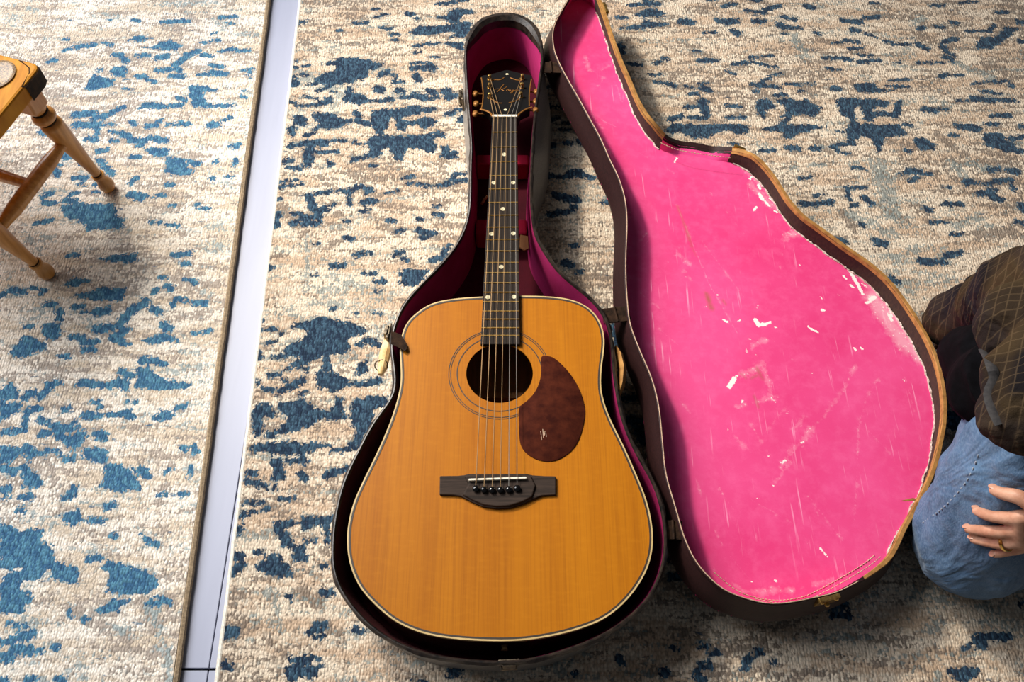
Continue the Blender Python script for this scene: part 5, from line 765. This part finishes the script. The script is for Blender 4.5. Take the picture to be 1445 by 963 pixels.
LEL, LSH = wrist + V((.14, -.07, .24)), V((.66, .37, .86))
REL, RSH, RWR = V((0.6773,0.5696,0.45)), V((.64, .74, .80)), V((0.698,0.7367,0.055))
NK, HD = V((.60, .56, 1.02)), V((.55, .56, 1.16)); HIP = (LHp + RHp) / 2
limbs = []
for k, (P, r) in fingers.items():
    limbs.append((P, r)); limbs.append(([P[-1], (P[-1] + wrist) / 2 + V((0, 0, .002)), wrist], [r[-1], .0125, .018]))
limbs += [([fingers['index'][0][-1], fingers['middle'][0][-1], fingers['ring'][0][-1], fingers['little'][0][-1]], [.0085, .0095, .0090, .0080])]
limbs += [([wrist, wrist * .5 + LEL * .5, LEL], [.022, .034, .040]), ([LEL, LSH], [.042, .055]), ([LSH, V((.63, .56, .92)), RSH], [.065, .10, .065]),
          ([RSH, REL], [.055, .042]), ([REL, V((0.6595,0.6388,0.28)), V((0.6832,0.6969,0.16)), RWR], [.040, .036, .030, .026]), ([HIP + V((0, 0, .02)), HIP * .5 + NK * .5, NK + V((.02, 0, -.10))], [.12, .12, .12]),
          ([NK + V((.02, 0, -.1)), NK, NK + V((-.02, 0, .07))], [.07, .056, .056]),
          ([HD + V((.01, 0, .0)), HD + V((0, 0, .045))], [.074, .082]), ([HD + V((-.035, 0, -.05)), HD + V((-.055, 0, -.085))], [.05, .034]),
          ([HD + V((-.072, 0, .015)), HD + V((-.098, 0, -.022))], [.012, .016]),
          ([HD + V((.0, -.078, -.01)), HD + V((.005, -.084, .02))], [.012, .015]), ([HD + V((.0, .078, -.01)), HD + V((.005, .084, .02))], [.012, .015])]
rh = RWR + V((-.018, .004, -.018))
for j, dy in enumerate((-.030, -.010, .010, .028)):
    limbs.append(([RWR, RWR * .45 + rh * .55 + V((0, dy * .8, .0)), rh + V((0, dy, -.006)), rh + V((-.008, dy, -.018))], [.022, .012, .0088, .0075]))
limbs.append(([RWR, RWR + V((-.012, -.030, -.006)), RWR + V((-.022, -.034, -.014))], [.020, .012, .008]))
body = organic('body', limbs, M['skin'], per, .0026, 3, 'bare skin of the hands and head')
for s in (-1, 1):
    b = MB(); b.ball(HD + V((-.073, s * .030, .012)), .011, 12, 8); b.build('eye', M['bone'], per)
b = MB(); b.tube([HD + V((-.088, -.022, -.052)), HD + V((-.094, 0, -.050)), HD + V((-.088, .022, -.052))], [.003, .006, .003], 8); b.build('mouth', Mat('lips', .5, lin(168, 96, 88)).m, per)
organic('hair', [([HD + V((-.045, 0, .085)), HD + V((.02, 0, .075)), HD + V((.06, 0, .02)), HD + V((.06, 0, -.04))], [.06, .075, .06, .045]), ([HD + V((.0, -.055, .05)), HD + V((.03, -.06, .0))], [.038, .03]), ([HD + V((.0, .055, .05)), HD + V((.03, .06, .0))], [.038, .03])], M['hair'], per, .006, 3)
# fingernails
for k, (P, r) in fingers.items():
    d = (P[0] - P[1]); d /= np.linalg.norm(d); up = V((0, 0, 1)); up = up - d * (up @ d); up /= np.linalg.norm(up); sd_ = np.cross(d, up)
    c = P[0] + up * r[0] * .80 + d * .001
    b = MB(); b.loft([[c + d * .0050 * q * math.cos(a) + sd_ * .0040 * q * math.sin(a) + up * h for a in np.linspace(0, 2 * math.pi, 12, endpoint=False)] for q, h in ((1, -.0006), (1, .0004), (.7, .0010))], True, False, True); b.build('fingernail', Mat('nail', .3, lin(190, 140, 116)).m if k == 'index' else bpy.data.materials['nail'], per)
# wedding ring
P, r = fingers['ring']; c = (P[2] * .8 + P[3] * .2); ax = P[3] - P[1]; ax /= np.linalg.norm(ax)
b = MB(); u_ = np.cross(ax, V((0, 0, 1))); u_ /= np.linalg.norm(u_); w_ = np.cross(u_, ax); rr_ = .0092
ring_c = [c + rr_ * (math.cos(a) * u_ + math.sin(a) * w_) for a in np.linspace(0, 2 * math.pi, 30, endpoint=False)]
b.loft([[p + ax * x + (p - c) / rr_ * h for p in ring_c] for x, h in ((-.0020, 0), (-.0016, .0011), (.0016, .0011), (.0020, 0), (.0016, -.0006), (-.0016, -.0006), (-.0020, 0))], True); b.build('gold_ring', M['ring'], per)
# side seam of the jeans, dashed
seam = [((0.126,0.0915,1),(0.6004,0.4358,-0.02)), ((0.1301,0.094,1),(0.6197,0.4477,-0.02)), ((0.1345,0.0972,1),(0.6409,0.4629,-0.02)), ((0.1387,0.1009,1),(0.6609,0.4805,-0.02)), ((0.1429,0.1051,1),(0.6806,0.5006,-0.02)), ((0.1462,0.1096,1),(0.6967,0.5222,-0.02)), ((0.149,0.1144,1),(0.71,0.5452,-0.02))]
sp = on(jeans, seam, [.0006] * 7); b = MB(); Q = resample(sp, 60, False)
for i in range(0, 58, 3): b.tube([Q[i], Q[i + 1], Q[i + 2] * .4 + Q[i + 1] * .6], [.0006, .0011, .0006], 5)
b.build('seam_stitching', M['stitch'], per, kind='stuff')
# shirt: torso, sleeves, open front hanging over the thigh
shirt = organic('shirt', [([V((.72, .62, .55)), V((0.5886,0.5141,0.44)), V((0.5523,0.5066,0.42))], [.09, .07, .05]), ([HIP + V((.02, -.01, .04)), HIP * .5 + NK * .5, NK + V((.02, 0, -.10))], [.150, .150, .145]), ([LSH, V((.63, .56, .93)), RSH], [.085, .10, .085]),
    ([RSH, REL], [.080, .066]), ([REL, V((0.6595,0.6388,0.28)), V((0.6832,0.6969,0.16)), V((0.6666,0.719,0.078))], [.068, .064, .058, .050, .042]), ([LSH, LEL], [.080, .062]), ([LEL, LEL * .55 + wrist * .45], [.060, .050]),
    ([V((.66, .50, .52)), V((0.5273,0.4029,0.46)), V((0.507,0.3883,0.45))], [.09, .07, .042]), ([V((.66, .54, .52)), V((0.5317,0.4428,0.46)), V((0.507,0.4319,0.45))], [.09, .06, .030])], M['plaid'], per, .006, 5, 'dark brown plaid button shirt', .016, .04)
organic('shade_drape', [([V((.72, .60, .50)), V((0.6163,0.5385,0.32)), V((0.6107,0.5819,0.215))], [.09, .06, .046]), ([V((.72, .60, .50)), V((0.5721,0.4792,0.36)), V((0.5924,0.5249,0.26))], [.09, .065, .046]), ([V((.72, .56, .50)), V((0.5789,0.4812,0.33)), V((0.6007,0.5191,0.25))], [.09, .05, .036])], M['shade_cloth'], per, .006, 4, 'black drape added in place of shade on the right thigh', .012, .04)  # added drape, its black replaces the shade over the right thigh
bpy.context.view_layer.update()
pl = on(shirt, [((0.1602,0.1515,1),(0.763,0.7219,-0.02)), ((0.1613,0.1466,1),(0.7683,0.6984,-0.02)), ((0.1613,0.1412,1),(0.7684,0.6728,-0.02)), ((0.158,0.1357,1),(0.7525,0.6463,-0.02)), ((0.1577,0.1295,1),(0.7514,0.6167,-0.02)), ((0.1587,0.1244,1),(0.756,0.5925,-0.02))], [.002] * 6)
b = MB(); b.tube(resample(pl, 24, False), .006, 8, flat=.35); b.build('shirt_placket', speckled('grey_facing', lin(38, 36, 38), lin(58, 55, 54), 200, .9), per)
